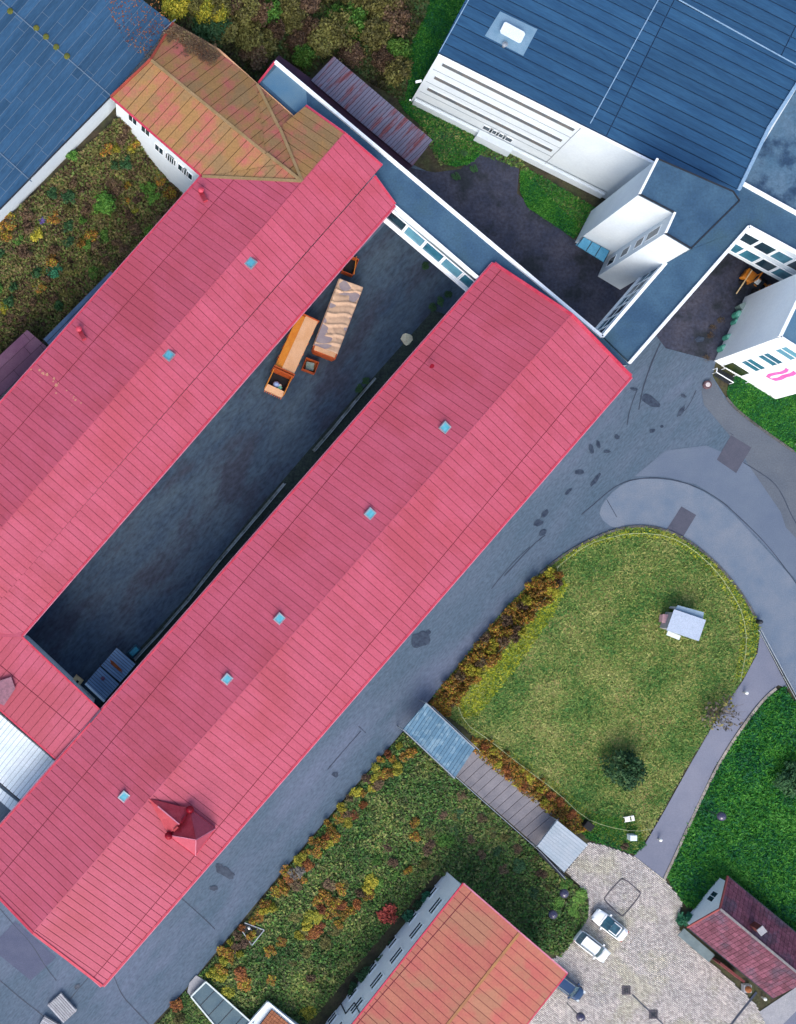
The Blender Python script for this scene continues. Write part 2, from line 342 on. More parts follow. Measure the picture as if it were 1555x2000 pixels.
def strip(name, line, wpx, dz, m, parent=None, kind='structure', taper=True):
    L_ = []; Rr = []
    for i, p in enumerate(line):
        a = line[max(0, i - 1)]; b = line[min(len(line) - 1, i + 1)]
        d = Vector((b[0] - a[0], b[1] - a[1])).normalized(); nn = Vector((-d.y, d.x)) * wpx / 2 * (random.uniform(.7, 1.3) if taper else 1)
        L_.append((p[0] + nn.x, p[1] + nn.y)); Rr.append((p[0] - nn.x, p[1] - nn.y))
    co = [G(*p, dz) for p in L_] + [G(*p, dz) for p in Rr]; n = len(line)
    fs = [(i, i + 1, n + i + 1, n + i) for i in range(n - 1)]
    fs = [f if (co[f[1]] - co[f[0]]).cross(co[f[2]] - co[f[0]]).z > 0 else f[::-1] for f in fs]
    me = bpy.data.meshes.new(name); me.from_pydata(co, [], fs); me.materials.append(m)
    o = link(name, me, parent)
    if kind: o['kind'] = kind
    return o
def npmesh(name, V, Fc, m, parent=None):
    me = bpy.data.meshes.new(name); k = Fc.shape[1]
    me.vertices.add(len(V)); me.vertices.foreach_set('co', V.astype(np.float32).ravel())
    me.loops.add(Fc.size); me.loops.foreach_set('vertex_index', Fc.astype(np.int32).ravel())
    me.polygons.add(len(Fc)); me.polygons.foreach_set('loop_start', np.arange(0, Fc.size, k, dtype=np.int32))
    me.materials.append(m); me.update(calc_edges=True)
    return link(name, me, parent)

def axis_lines(lo, hi, a, b, st):
    far = [lo, lo / 2 - 500, a - 2500, a - 1200, a - 500, a - 200]
    far2 = [b + 200, b + 500, b + 1200, b + 2500, hi / 2 + 500, hi]
    return sorted(set(far + list(np.arange(a, b + 1, st)) + far2))
gx = axis_lines(-24000, 24000, -100, 1700, 25); gy = axis_lines(-24000, 24000, -100, 2150, 25)
X, Y = np.meshgrid(gx, gy); Z = hgt(X, Y); k = (H - Z) / F
V = np.stack([(X - VX) * k, -(Y - VY) * k, Z - .05], -1).reshape(-1, 3)
nx, ny = len(gx), len(gy); ii = np.arange(nx * ny).reshape(ny, nx)
Fc = np.stack([ii[1:, :-1], ii[1:, 1:], ii[:-1, 1:], ii[:-1, :-1]], -1).reshape(-1, 4)
tag(npmesh('ground', V, Fc, soil), kind='structure')

ISL = smooth([(1240, 1026), (1190, 1038), (1140, 1060), (1090, 1090), (1055, 1120), (985, 1190), (900, 1295), (838, 1370), (850, 1385),
       (880, 1400), (930, 1440), (1010, 1500), (1070, 1560), (1130, 1610), (1180, 1640), (1235, 1668), (1262, 1640), (1300, 1570), (1345, 1490), (1400, 1400),
       (1450, 1325), (1478, 1270), (1484, 1225), (1465, 1185), (1430, 1135), (1390, 1092), (1345, 1056), (1295, 1034)], 1)
ROAD = [(-400, 1400), (100, 900), (560, 380), (760, 300), (1125, 470), (1400, 470), (1560, 430), (1900, 600), (1900, 700), (1400, 695), (1392, 735), (1415, 772),
        (1440, 800), (1500, 845), (1560, 885), (1900, 1050), (1900, 1900), (1564, 1376), (1484, 1232), (1470, 1195), (1440, 1148), (1395, 1096), (1350, 1060), (1300, 1036),
        (1240, 1026), (1190, 1038), (1140, 1060), (1090, 1090), (1055, 1120), (985, 1190), (900, 1295), (835, 1372), (790, 1425), (700, 1528), (600, 1645), (500, 1765), (430, 1850), (385, 1905), (360, 1935),
        (290, 2010), (200, 2150), (-400, 2150)]
sheet('asphalt_yard', ROAD, -.02, asphalt, 40)
sheet('rear_yard', [(700, 300), (812, 330), (850, 337), (900, 330), (935, 300), (1015, 318), (1010, 378), (1122, 470), (1330, 500), (1330, 640), (1180, 690), (960, 560), (760, 420)], -.006, asphalt_n)
sheet('courtyard', [(790, 400), (960, 560), (600, 960), (210, 1420), (20, 1250), (40, 1230), (400, 800)], -.006, asphalt_dark)
sheet('rear_passage', [(1400, 440), (1600, 440), (1600, 640), (1420, 700), (1395, 705), (1300, 680), (1270, 640)], -.002, asphalt_n)
sheet('curved_road', smooth([(1175, 985), (1205, 952), (1240, 935), (1300, 935), (1360, 950), (1420, 990), (1480, 1055), (1540, 1120), (1620, 1210), (1620, 1480), (1564, 1372), (1484, 1230), (1468, 1192),
      (1440, 1148), (1395, 1096), (1350, 1060), (1300, 1036), (1240, 1026), (1200, 1034), (1170, 1010)], 1), .0, asphalt_lt)
sheet('outer_lane', [(1240, 930), (1300, 880), (1380, 870), (1460, 905), (1520, 960), (1620, 1090), (1620, 1205), (1540, 1116), (1480, 1050), (1420, 985), (1360, 946), (1300, 931)], .002, 
      mat('lane_asphalt', (.135, .165, .26), (.16, .19, .28), .25, .85, fine=.08, fscale=8))
sheet('shoulder', [(1390, 735), (1412, 775), (1440, 803), (1500, 848), (1562, 888), (1640, 940), (1640, 1140), (1535, 1030), (1525, 1000), (1460, 905), (1450, 880), (1375, 790), (1370, 760)], .006,
      mat('shoulder_asphalt', (.13, .13, .195), (.155, .15, .215), .4, .9, fine=.1, fscale=6))
sheet('island_lawn', ISL, .02, lawn_m, 25)
LUSH = [(1530, 1340), (1500, 1360), (1452, 1420), (1400, 1500), (1340, 1620), (1302, 1712), (1335, 1765), (1390, 1790), (1450, 1800), (1560, 1880), (1700, 1950), (1700, 1550), (1556, 1376)]
sheet('east_lawn', LUSH, .0, lush_m, 30)
L2 = smooth([(1425, 745), (1418, 775), (1440, 802), (1500, 848), (1562, 888), (1700, 960), (1700, 700), (1450, 720)], 1)
sheet('corner_lawn', L2, .012, lush_m, 40)
L3 = smooth([(915, -20), (840, -20), (800, 60), (790, 110), (800, 180), (770, 200), (850, 270), (845, 300), (880, 328), (920, 320), (945, 295), (1000, 260), (1000, 100)], 1)
sheet('rear_lawn', L3, .0, lush_m, 40)
L4 = [(1016, 335), (1016, 375), (1030, 405), (1122, 466), (1160, 405), (1030, 330)]
sheet('rear_grass_patch', L4, .01, lush_m, 40)
PATH = [(1484, 1236), (1480, 1275), (1452, 1328), (1402, 1400), (1350, 1490), (1300, 1580), (1262, 1645), (1238, 1672), (1296, 1716), (1340, 1618), (1395, 1500), (1445, 1420), (1495, 1358), (1520, 1338), (1540, 1345)]
sheet('footpath', PATH, .03, path_m, 25)
FORE = [(1150, 1645), (1180, 1650), (1238, 1672), (1296, 1716), (1334, 1760), (1322, 1800), (1335, 1835), (1400, 1890), (1475, 1960), (1500, 2010), (1500, 2150), (900, 2150), (960, 1900), (1085, 1870), (1110, 1850), (1150, 1790), (1148, 1745), (1104, 1702)]
sheet('forecourt_bed', FORE, -.01, mat('jointing_sand', (.17, .16, .165), rough=.95), 30)
sheet('side_road', [(1505, 2150), (1505, 1985), (1560, 1930), (1800, 1900), (1800, 2150)], .0, path_m, 30)
sheet('entrance_slab', [(1470, 1985), (1500, 1965), (1560, 1925), (1590, 1940), (1500, 2030), (1420, 2060)], .03, concrete, 30)
# paving blocks, joined: too small to pick apart
def pavers(poly, m, ang, a=.27, b=.19, gap=.018, th=.06, dz=.05, hole=None):
    c, s = math.cos(ang), math.sin(ang); cen = G(1250, 1850)
    n = 60; V = []; 
    n = 130; ia, ib = np.meshgrid(np.arange(-n, n), np.arange(-n, n)); ia = ia.ravel(); ib = ib.ravel()
    ux = (ia + .5 * (ib % 2)) * a; uy = ib * b
    wx = cen.x + ux * c - uy * s; wy = cen.y + ux * s + uy * c
    px = VX + wx * F / (H + 3); py = VY - wy * F / (H + 3)
    ok = inpoly(px, py, poly)
    if hole is not None: ok &= ~hole(px, py)
    ux, uy, px, py = ux[ok], uy[ok], px[ok], py[ok]; zt = hgt(px, py) + dz + rng.uniform(-.008, .008, len(px))
    q = []
    for sx, sy in ((-1, -1), (1, -1), (1, 1), (-1, 1)):
        x = ux + sx * (a - gap) / 2; y = uy + sy * (b - gap) / 2
        q.append(np.stack([cen.x + x * c - y * s, cen.y + x * s + y * c, zt], -1))
    top = np.stack(q, 1); bot = top.copy(); bot[:, :, 2] -= th
    V = np.concatenate([top, bot], 1).reshape(-1, 3); N_ = len(px)
    base = np.arange(N_)[:, None, None] * 8
    f = np.array([(0, 1, 2, 3), (0, 4, 5, 1), (1, 5, 6, 2), (2, 6, 7, 3), (3, 7, 4, 0)])[None]
    return V, (base + f).reshape(-1, 4)
RR = smooth([(1212, 1717), (1219, 1716), (1250, 1741), (1251, 1748), (1219, 1788), (1212, 1788), (1181, 1759), (1181, 1752)], 1)
def ring(px, py): 
    big = [(1216 + (x - 1216) * 1.06, 1752 + (y - 1752) * 1.06) for x, y in RR]; sm = [(1216 + (x - 1216) * .93, 1752 + (y - 1752) * .93) for x, y in RR]
    return inpoly(px, py, big) & ~inpoly(px, py, sm)
V, Fc = pavers(FORE, paver_m, R(-38))
tag(npmesh('paving_blocks', V, Fc, paver_m), kind='stuff', label='grey buff paving blocks covering the forecourt around the parked cars', cat='paving')
strip('paving_ring', RR + [RR[0], RR[1]], 2.4, .075, paver_dk, taper=False)
strip('drain_channel', [(1235, 1942), (1250, 1957), (1272, 1978), (1300, 2005)], 2.5, .06, tar, taper=False)
for i, (x, y) in enumerate(((1223, 1934), (1276, 1981))):
    g = thing('drain_gully', ['square cobbled drain gully on the forecourt near the blue car', 'square cobbled drain gully at the bottom end of the dark channel'][i], 'drain', G(x, y, .05))
    mb = MB(); mb2 = MB()
    for a in range(4):
        for b in range(4):
            (mb if (a in (0, 3) or b in (0, 3)) else mb2).box(G(x, y, .06) + Vector(((a - 1.5) * .27, (b - 1.5) * .27, 0)), (.23, .23, .08))
    mb.build('cobble_frame', paver_dk, g); mb2.build('gully_grate', iron, g)
strip('gutter_channel', [(1422, 2010), (1440, 1985), (1478, 1938)], 4.5, .062, tar, taper=False)

# kerbs: stones one by one
def kerb(line, label, name='kerb', wid=.18, m=concrete, L=1.0):
    pts = [G(*p) for p in smooth(line, 2, False)]
    t = thing(name, label, 'kerb', pts[0]); t['kind'] = 'structure'
    d = [0]
    for a, b in zip(pts, pts[1:]): d.append(d[-1] + (b - a).length)
    def at(s):
        for i in range(len(d) - 1):
            if s <= d[i + 1]: return pts[i].lerp(pts[i + 1], (s - d[i]) / max(1e-6, d[i + 1] - d[i]))
        return pts[-1]
    n = int(d[-1] / L)
    for i in range(n):
        a, b = at(i * L + .02), at((i + 1) * L - .02)
        MB().beam(a + Vector((0, 0, .03)), b + Vector((0, 0, .03)), wid, .22).build('kerb_stone', m, t)
kerb_m = mat('buff_kerb', (.36, .31, .27), (.28, .27, .24), 1, .9, rnd=.18)
kerb([(1296, 1718), (1342, 1618), (1397, 1500), (1448, 1420), (1497, 1357), (1525, 1338)], 'buff kerb stones edging the east side of the footpath', m=kerb_m, wid=.3)
kerb_d = mat('mossy_kerb', (.10, .095, .11), (.07, .075, .06), 1, .9, rnd=.2)
kerb([(1055, 1120), (1095, 1087), (1140, 1060), (1190, 1038), (1240, 1026), (1295, 1032), (1345, 1056), (1390, 1092), (1430, 1135), (1465, 1185), (1482, 1222)], 'dark mossy kerb around the top of the lawn island', m=kerb_d, wid=.26)
kerb([(1418, 776), (1440, 803), (1500, 847), (1556, 886)], 'dark kerb along the corner lawn below the white building', m=kerb_d, wid=.2)

# tar seams and stains on the asphalt
seams = [([(1136, 1005), (1160, 985), (1200, 950), (1235, 936), (1290, 932), (1345, 944), (1400, 970), (1450, 1015), (1500, 1065), (1545, 1125), (1570, 1160)], 1.7),
         ([(1452, 903), (1480, 920), (1510, 940), (1528, 965), (1545, 1005), (1560, 1030)], 1.6),
         ([(1290, 670), (1272, 710), (1255, 760), (1248, 800)], 2.2), ([(1245, 760), (1230, 800), (1225, 830)], 1.4),
         ([(1360, 762), (1345, 795), (1327, 810)], 1.2), ([(1185, 975), (1205, 1010)], 1.2), ([(1433, 850), (1425, 845)], 1),
         ([(0, 1775), (30, 1810), (60, 1840), (90, 1890), (110, 1915)], 1.4), ([(0, 1915), (40, 1950), (80, 1980), (100, 2000)], 1.4), ([(222, 1905), (238, 1945), (262, 1970), (290, 2000)], 1.4),
         ([(172, 1910), (150, 1935), (135, 1955)], 1.4), ([(355, 1755), (400, 1795), (420, 1815)], 1.3), ([(640, 1503), (668, 1470), (705, 1428)], 1.3), ([(700, 1418), (715, 1432)], 1.2),
         ([(985, 1125), (1040, 1065), (1065, 1045)], 1.6), ([(960, 1150), (1000, 1100), (1035, 1068)], 1.2), ([(30, 1700), (0, 1680)], 1),
         ([(500, 850), (540, 790), (560, 765)], 1.2), ([(110, 1220), (135, 1180), (180, 1135), (260, 1040)], 1.2)]
for l, wd in seams: strip('tar_seam', smooth(l, 2, False), wd, .012, tar)
def blob(cx, cy, rx, ry, ang, n=14):
    o = []
    for i in range(n):
        t = 2 * math.pi * i / n; r = random.uniform(.72, 1.18); x, y = rx * r * math.cos(t), ry * r * math.sin(t)
        o.append((cx + x * math.cos(ang) - y * math.sin(ang), cy + x * math.sin(ang) + y * math.cos(ang)))
    return smooth(o, 1)
stain_dz = .018
for a in [(1272, 783, 22, 9, .5), (1331, 803, 14, 4, -.95), (820, 1249, 22, 16, -.6), (835, 1236, 9, 5, -.6), (440, 1703, 20, 10, .5), (428, 1692, 8, 6, 0), (1133, 922, 11, 6, 0), (1163, 938, 16, 4, -.9),
          (1205, 853, 6, 5, .3), (1274, 842, 6, 4, -.4), (1293, 833, 4, 3, 0), (1169, 868, 4, 8, -.3), (1155, 877, 5, 9, -.2), (1052, 1022, 10, 7, -.4), (1064, 1003, 5, 10, .7), (1060, 1040, 10, 5, -.6),
          (1238, 760, 8, 3, .2), (655, 1513, 7, 5, 0), (150, 1927, 7, 4, -.8), (418, 1735, 8, 5, 0), (1367, 663, 9, 7, 0), (1335, 773, 6, 3, .3), (1186, 882, 7, 3, 0), (1110, 960, 10, 3, -.7)]:
    stain_dz += .0012; sheet('oil_stain', blob(*a), stain_dz, wet, 60)
sheet('asphalt_patch', [(1428, 850), (1468, 874), (1438, 924), (1400, 898)], .014, patch_m)
sheet('asphalt_patch', [(1331, 989), (1360, 1006), (1334, 1049), (1302, 1034)], .014, patch_m)
sheet('asphalt_patch', [(30, 1800), (110, 1870), (60, 1915), (-20, 1850)], .008, mat('worn_asphalt', (.09, .105, .17), (.11, .125, .19), .8, .9))

# ------------------------------------------------------------------ roof covering: panels laid one by one
def clip(poly, nx_, ny_, d, keep):
    out = []; n = len(poly)
    for i in range(n):
        p, q = poly[i], poly[(i + 1) % n]
        a = (p[0] * nx_ + p[1] * ny_ - d) * keep; b = (q[0] * nx_ + q[1] * ny_ - d) * keep
        if a >= 0: out.append(p)
        if a * b < 0:
            t = a / (a - b); out.append((p[0] + (q[0] - p[0]) * t, p[1] + (q[1] - p[1]) * t))
    return out
def parea(p): return abs(sum(p[i][0] * p[(i + 1) % len(p)][1] - p[(i + 1) % len(p)][0] * p[i][1] for i in range(len(p)))) / 2
def panels(pool, pts, along, width, rows=None, spacing=None, stagger=0.0, gap=.05, th=.05, m=None, deck=None, parent=None, rev=False, deck_th=.18, lap=0.0, lapy=0.0):
    nrm = Vector((0, 0, 0))
    for i in range(len(pts)): nrm += pts[i].cross(pts[(i + 1) % len(pts)])
    nrm.normalize()
    if nrm.z < 0: nrm = -nrm
    b = (along - nrm * along.dot(nrm)).normalized(); a = b.cross(nrm)
    o = pts[0]; poly = [((p - o).dot(a), (p - o).dot(b)) for p in pts]
    if deck:
        mb = MB(); q = [o + a * x + b * y for x, y in poly]
        mb.prism(q, [v - Vector((0, 0, deck_th)) for v in q]); mb.build('roof_deck', deck, parent)
    a0 = min(p[0] for p in poly); a1 = max(p[0] for p in poly); b0 = min(p[1] for p in poly); b1 = max(p[1] for p in poly)
    n = max(1, round((a1 - a0) / width)); wd = (a1 - a0) / n
    for i in range(n):
        x0 = a0 + i * wd; x1 = x0 + wd
        st = clip(clip(poly, 1, 0, x0 + gap / 2, 1), 1, 0, x1 - gap / 2, -1)
        if len(st) < 3: continue
        cuts = [b0] + ([b0 + r for r in rows] if rows else []) + [b1]
        if spacing:
            off = random.uniform(0, stagger) if stagger else 0; cuts = [b0]; y = b0 + spacing - off
            while y < b1: cuts.append(y); y += spacing * (random.uniform(.75, 1.25) if stagger else 1)
            cuts.append(b1)
        for y0, y1 in zip(cuts, cuts[1:]):
            gy = gap * (.9 if rows else .5); pc = clip(clip(st, 0, 1, y0 + gy, 1), 0, 1, y1 - gy, -1)
            if len(pc) < 3 or parea(pc) < .03: continue
            M = Matrix((( a.x, b.x, nrm.x, 0), (a.y, b.y, nrm.y, 0), (a.z, b.z, nrm.z, 0), (0, 0, 0, 1)))
            org = o + a * x0 + b * y0
            M = Matrix.Translation(org) @ M
            if lap: M = M @ Matrix.Rotation(lap, 4, 'X')
            if lapy: M = M @ Matrix.Rotation(lapy, 4, 'Y')
            pool.append((parea(pc), M, tuple((round(x - x0, 2), round(y - y0, 2)) for x, y in pc), th, m))
_pc = {}
def pmesh(pc, th, m, name):
    key = (pc, th, m.name, name)
    if key not in _pc:
        mb = MB(); mb.prism([(x, y, th) for x, y in pc], [(x, y, .004) for x, y in pc])
        me = bpy.data.meshes.new(name); me.from_pydata(mb.v, [], mb.f); me.materials.append(m); _pc[key] = me
    return _pc[key]
def flush(pool, parent, name='roof_panel', limit=295):
    pool.sort(key=lambda t: -t[0]); loc = Matrix.Translation(parent.location)
    inv = loc.inverted()
    for ar, M, pc, th, m in pool[:limit]:
        o = bpy.data.objects.new(name, pmesh(pc, th, m, name)); C.objects.link(o); o.parent = parent; o.matrix_local = inv @ M
    if pool[limit:]:
        mb = MB()
        for ar, M, pc, th, m in pool[limit:]:
            mb.prism([M @ Vector((x, y, th)) for x, y in pc], [M @ Vector((x, y, .004)) for x, y in pc])
        tag(mb.build(name, pool[-1][4], parent), kind='stuff')
def beams(name, segs, wd, ht, m, parent, dz=0.0):
    for p, q in segs: MB().beam(p + Vector((0, 0, dz)), q + Vector((0, 0, dz)), wd, ht).build(name, m, parent)

def window(parent, c, d, wd, ht, frame=white_trim, gl=glass, split=1, rows=1, proud=.04, fw=.09):
    """upright window on a wall: c centre, d unit vector along the wall; outward = d rotated"""
    nrm = Vector((d.y, -d.x, 0)); mb = MB(); z = Vector((0, 0, 1))
    def bar(cc, sx, sz): 
        M = Matrix((( d.x, nrm.x, 0), (d.y, nrm.y, 0), (0, 0, 1)))
        mb.box(cc + nrm * proud / 2, (sx, proud * 2, sz), M=M)
    bar(c + z * (ht / 2), wd + fw, fw); bar(c - z * (ht / 2), wd + fw, fw)
    for s in (-1, 1): bar(c + d * s * wd / 2, fw, ht - fw)
    for i in range(1, split): bar(c + d * (i / split - .5) * wd, fw * .7, ht - fw)
    for i in range(1, rows): bar(c + z * (i / rows - .5) * ht, wd - fw, fw * .9)
    wo = mb.build('window', frame, parent)
    pb = MB()
    M = Matrix((( d.x, nrm.x, 0), (d.y, nrm.y, 0), (0, 0, 1)))
    for i in range(split):
        for j in range(rows):
            pb2 = MB(); pb2.box(c + d * ((i + .5) / split - .5) * wd + z * ((j + .5) / rows - .5) * ht + nrm * .012, (wd / split - fw * .8, .03, ht / rows - fw * .8), M=M)
            pb2.build('pane', gl, wo)
    return wo
def wallframe(p, q):
    """foot of a wall given two surveyed base corners -> origin, unit dir, outward is right hand side"""
    d = (q - p); d.z = 0; L = d.length; return p, d / L, L

# ================================================================== BUILDINGS
EZ, RZ = 9.8, 12.0
def center(pts): 
    c = sum((Vector(p) for p in pts), Vector()) / len(pts); return Vector((c.x, c.y, 0))
def along(px0, px1, z): return P(*px1, z) - P(*px0, z)

def skylight(parent, px, py, z, rz, nrm_tilt, side=.86):
    c = P(px, py, z); M = Matrix.Translation(c) @ Matrix.Rotation(rz, 4, 'Z') @ Matrix.Rotation(nrm_tilt, 4, 'X')
    mb = MB(); h = side / 2
    for sx, sy, a, b in ((0, h, side + .12, .12), (0, -h, side + .12, .12), (h, 0, .12, side - .12), (-h, 0, .12, side - .12)): mb.box((sx, sy, .12), (a, b, .24))
    mb.v = [tuple(M @ Vector(v)) for v in mb.v]; fr = mb.build('skylight', steel, parent)
    g = MB().box((0, 0, .17), (side - .14, side - .14, .05)); g.v = [tuple(M @ Vector(v)) for v in g.v]; g.build('pane', glass_sky, fr)
glass_sky = mat('sky_blue_rooflight', (.06, .30, .38), (.12, .36, .46), 3, .35, spec=.3, fine=0)

def zr2(px, py, nr=315, ne=132):
    n = (px - VX) * .755 + (py - VY) * .656
    return RZ - (RZ - EZ) * abs(n - nr) / abs(ne - nr)
# ---- right hand long pink building
A, B_, Cc, D = P(965, 515, EZ), P(1232, 735, EZ), P(200, 1925, EZ), P(-63, 1689, EZ)
R1 = (A + B_) / 2; R1.z = RZ; R2 = (Cc + D) / 2; R2.z = RZ
pb = thing('factory_building', 'long pink metal roofed factory hall with a little red turret, right side of the courtyard', 'factory', center([A, B_, Cc, D]), group='pink roofed halls around the courtyard')
walls('wall', [A, B_, Cc, D], -.6, white, pb, .75, .2)
MB().prism([A.lerp(B_, .04), R1, B_.lerp(A, .04)], [A.lerp(B_, .04) + (R2 - R1).normalized() * .3, R1 + (R2 - R1).normalized() * .3, B_.lerp(A, .04) + (R2 - R1).normalized() * .3]).build('gable', white, pb)
pool = []
wdir = (B_ - A).normalized(); L_half = (R1 - B_).length
panels(pool, [B_, Cc, R2, R1], R1 - B_, .80, rows=[L_half * .36], gap=.05, m=pink, deck=pink_dark, parent=pb)
panels(pool, [D, A, R1, R2], R1 - A, .80, rows=[L_half * .36], gap=.05, m=pink, deck=pink_dark, parent=pb)
flush(pool, pb)
def eaves(pb, segs, z=.02, w1=.16):
    for p, q in segs:
        d = (q - p).normalized(); nrm = Vector((d.y, -d.x, 0))
        MB().beam(p + nrm * .10, q + nrm * .10, .20, .16).build('gutter', pink_trim, pb)
        MB().beam(p + nrm * .26 - Vector((0, 0, .1)), q + nrm * .26 - Vector((0, 0, .1)), .09, .14).build('gutter_lip', gut_lip, pb)
eaves(pb, [(Cc, B_), (A, D), (D, Cc), (B_, A)])
for p, q in ((A, R1), (R1, B_), (Cc, R2), (R2, D)):
    MB().beam(p + Vector((0, 0, .09)), q + Vector((0, 0, .09)), .28, .10).build('verge_trim', pink_trim, pb)
MB().beam(R1 + Vector((0, 0, .06)), R2 + Vector((0, 0, .06)), .14, .05).build('ridge_cap', pink, pb)
rzb = math.atan2((R1 - R2).y, (R1 - R2).x); tilt = math.atan2(RZ - EZ, (B_ - A).length / 2)
for x, y in ((868, 835), (722, 1003), (545, 1208), (443, 1326), (242, 1555)): skylight(pb, x, y, zr2(x, y) + .06, rzb, tilt)
MB().lathe(P(841, 717, 10.9), [(.12, 0), (.12, .5), (.22, .52), (.22, .62)]).build('vent_pipe', finial_m, pb)

# turret with pyramid roof breaking out of the south east slope
c1, c2, c3, c4 = P(329.4, 1631, 11.7), P(371, 1580, 11.7), P(421, 1618, 10.75), P(382, 1671, 10.75)
apex = P(382.7, 1640, 14.6)
tur = MB().prism([v - Vector((0, 0, .05)) for v in (c1, c2, c3, c4)], [Vector((v.x, v.y, 9.8)) for v in (c1, c2, c3, c4)]).build('turret', turret_m, pb)
cs_ = (c1, c2, c3, c4)
for i in range(4):
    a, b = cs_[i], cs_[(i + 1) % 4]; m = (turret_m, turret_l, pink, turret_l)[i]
    MB().add([a, b, apex, a - Vector((0, 0, .08)), b - Vector((0, 0, .08)), apex - Vector((0, 0, .1))], [(0, 1, 2), (5, 4, 3), (0, 3, 4, 1), (1, 4, 5, 2), (2, 5, 3, 0)]).build('spire_panel', m, tur)
    MB().beam(a + Vector((0, 0, .05)), apex + Vector((0, 0, .05)), .08, .08).build('hip_trim', (gut_lip, turret_m, gut_lip, gut_lip)[i], tur)
    MB().beam(a, b, .10, .12).build('spire_gutter', turret_m if i == 0 else pink_trim, tur)
r1_ = P(290, 1559, 12.1); r0 = (c1 + c2) / 2; r0.z = 12.75
for e0 in (c1, c2):
    MB().prism([r0, r1_, e0], [r0 - Vector((0, 0, .15)), r1_ - Vector((0, 0, .15)), e0 - Vector((0, 0, .15))]).build('dormer_slope', turret_m, tur)
MB().beam(r0.lerp(r1_, .02) + Vector((0, 0, .05)), r0.lerp(r1_, .7) + Vector((0, 0, .05)), .12, .06).build('dormer_ridge', gut_lip, tur)
for c in (c1, c2): MB().lathe((c.x, c.y, c.z - .1), [(.1, 0), (.34, .15), (.42, .42), (.30, .7), (.05, .85)], 12).build('finial', finial_m, tur, smooth=True)
MB().beam(r0.lerp(c1, .15) + Vector((0, 0, .2)), r0.lerp(c1, .55) + Vector((0, 0, .2)), .2, .12).build('snow_guard', finial_m, tur)
MB().beam(r0.lerp(c2, .15) + Vector((0, 0, .2)), r0.lerp(c2, .55) + Vector((0, 0, .2)), .2, .12).build('snow_guard', finial_m, tur)

# ---- left hand long pink building with its south wing
def zr(px, py, nr=-252, ne=-86):
    n = (px - VX) * .755 + (py - VY) * .656
    return RZ - (RZ - EZ) * abs(n - nr) / abs(ne - nr)
lb = thing('factory_building', 'long pink roofed hall left of the courtyard, with two skylights and a mossy end', 'factory', center([P(770, 400, EZ), P(-100, 1100, EZ)]), group='pink roofed halls around the courtyard')
r_ne = P(672, 262, RZ); r_c = P(590, 355, RZ); r_sw = P(-165, 1225, RZ)
se_ne = P(770, 400, EZ); se_sw = P(42, 1240, EZ)
u1 = P(745, 325, zr(745, 325)); u2 = P(730, 345, zr(730, 345)); usw = P(-52, 1232, zr(-52, 1232))
nw_c = P(395, 345, EZ); nw_sw = P(-420, 1265, EZ)
walls('wall', [se_ne, se_sw, P(-160, 1245, EZ), nw_sw, nw_c, P(596, 208, EZ), P(665, 270, EZ), P(745, 330, EZ)], -.6, white, lb, .75, .2)
pool = []
al = (se_ne - se_sw).normalized(); up = Vector((-al.y, al.x, 0)); 
panels(pool, [u1, usw, r_sw, r_ne], up, .80, rows=None, gap=.05, m=pink, deck=pink_dark, parent=lb)
panels(pool, [se_ne, se_sw, usw, u2], up, .80, gap=.05, m=pink, deck=pink_dark, parent=lb)
panels(pool, [nw_sw, nw_c, r_c, r_sw], -up, .80, rows=[(nw_c - P(515, 345, EZ)).length * .0 + 3.7], gap=.05, m=pink, deck=pink_dark, parent=lb)
flush(pool, lb)
pool = []
n1, n2, n3 = P(596, 208, 10.55), P(545, 250, 10.4), P(520, 301, 11.2)
panels(pool, [P(545, 250, 10.45), P(596, 208, 10.6), P(672, 262, RZ), P(590, 355, RZ)], -up, .80, gap=.06, m=ochre, deck=ochre_dark, parent=lb)
flush(pool, lb)
eaves(lb, [(se_sw, se_ne), (nw_c, nw_sw), (se_ne, u2), (u1, r_ne), (r_ne, P(596, 208, 10.5))])
beams('ridge_cap', [(r_ne, r_sw)], .12, .05, pink, lb, .06)
for x, y in ((490, 515), (330, 695)): skylight(lb, x, y, zr(x, y) + .06, math.atan2((r_ne - r_sw).y, (r_ne - r_sw).x), -tilt)
for x, y in ((392, 375), (155, 645)):
    MB().lathe(P(x, y, 10.1), [(.16, 0), (.16, .5), (.3, .52), (.3, .7), (.1, .8)]).build('vent_pipe', pink_trim, lb)
    MB().beam(P(x, y, 10.3), P(x + 10, y + 18, 10.9), .45, .22).build('vent_cowl', turret_m, lb)
lm = mat('lichen_streak', (.50, .22, .16), (.42, .20, .12), 3, .9)
for k in range(26):
    t_ = random.random(); x, y = 75 + 88 * t_ + random.uniform(-4, 4), 718 + 75 * t_ + random.uniform(-5, 5)
    if k % 4 == 0: x -= random.uniform(10, 30); y += random.uniform(-10, 25)
    z = zr(x, y, -252, -412) + .11; r = random.uniform(1.2, 3.6); d2_ = .18 * tilt / tilt
    pts = [P(x + r * math.cos(a) * random.uniform(.5, 1.4), y + r * math.sin(a) * random.uniform(.5, 1.4), z) for a in [i * math.pi / 3 for i in range(6)]]
    nn = Vector((-.755, .656, 0)); c0 = sum(pts, Vector()) / 6
    pts = [Vector((v.x, v.y, v.z - (v - c0).dot(nn) * math.tan(tilt))) for v in pts]
    MB().prism(pts, [v - Vector((0, 0, .05)) for v in pts]).build('lichen_patch', lm, lb)
sw = thing('factory_wing', 'short pink metal roofed wing closing the bottom left end of the courtyard', 'factory wing', center([P(42, 1240, EZ), P(110, 1487, EZ)]), group='pink roofed halls around the courtyard')
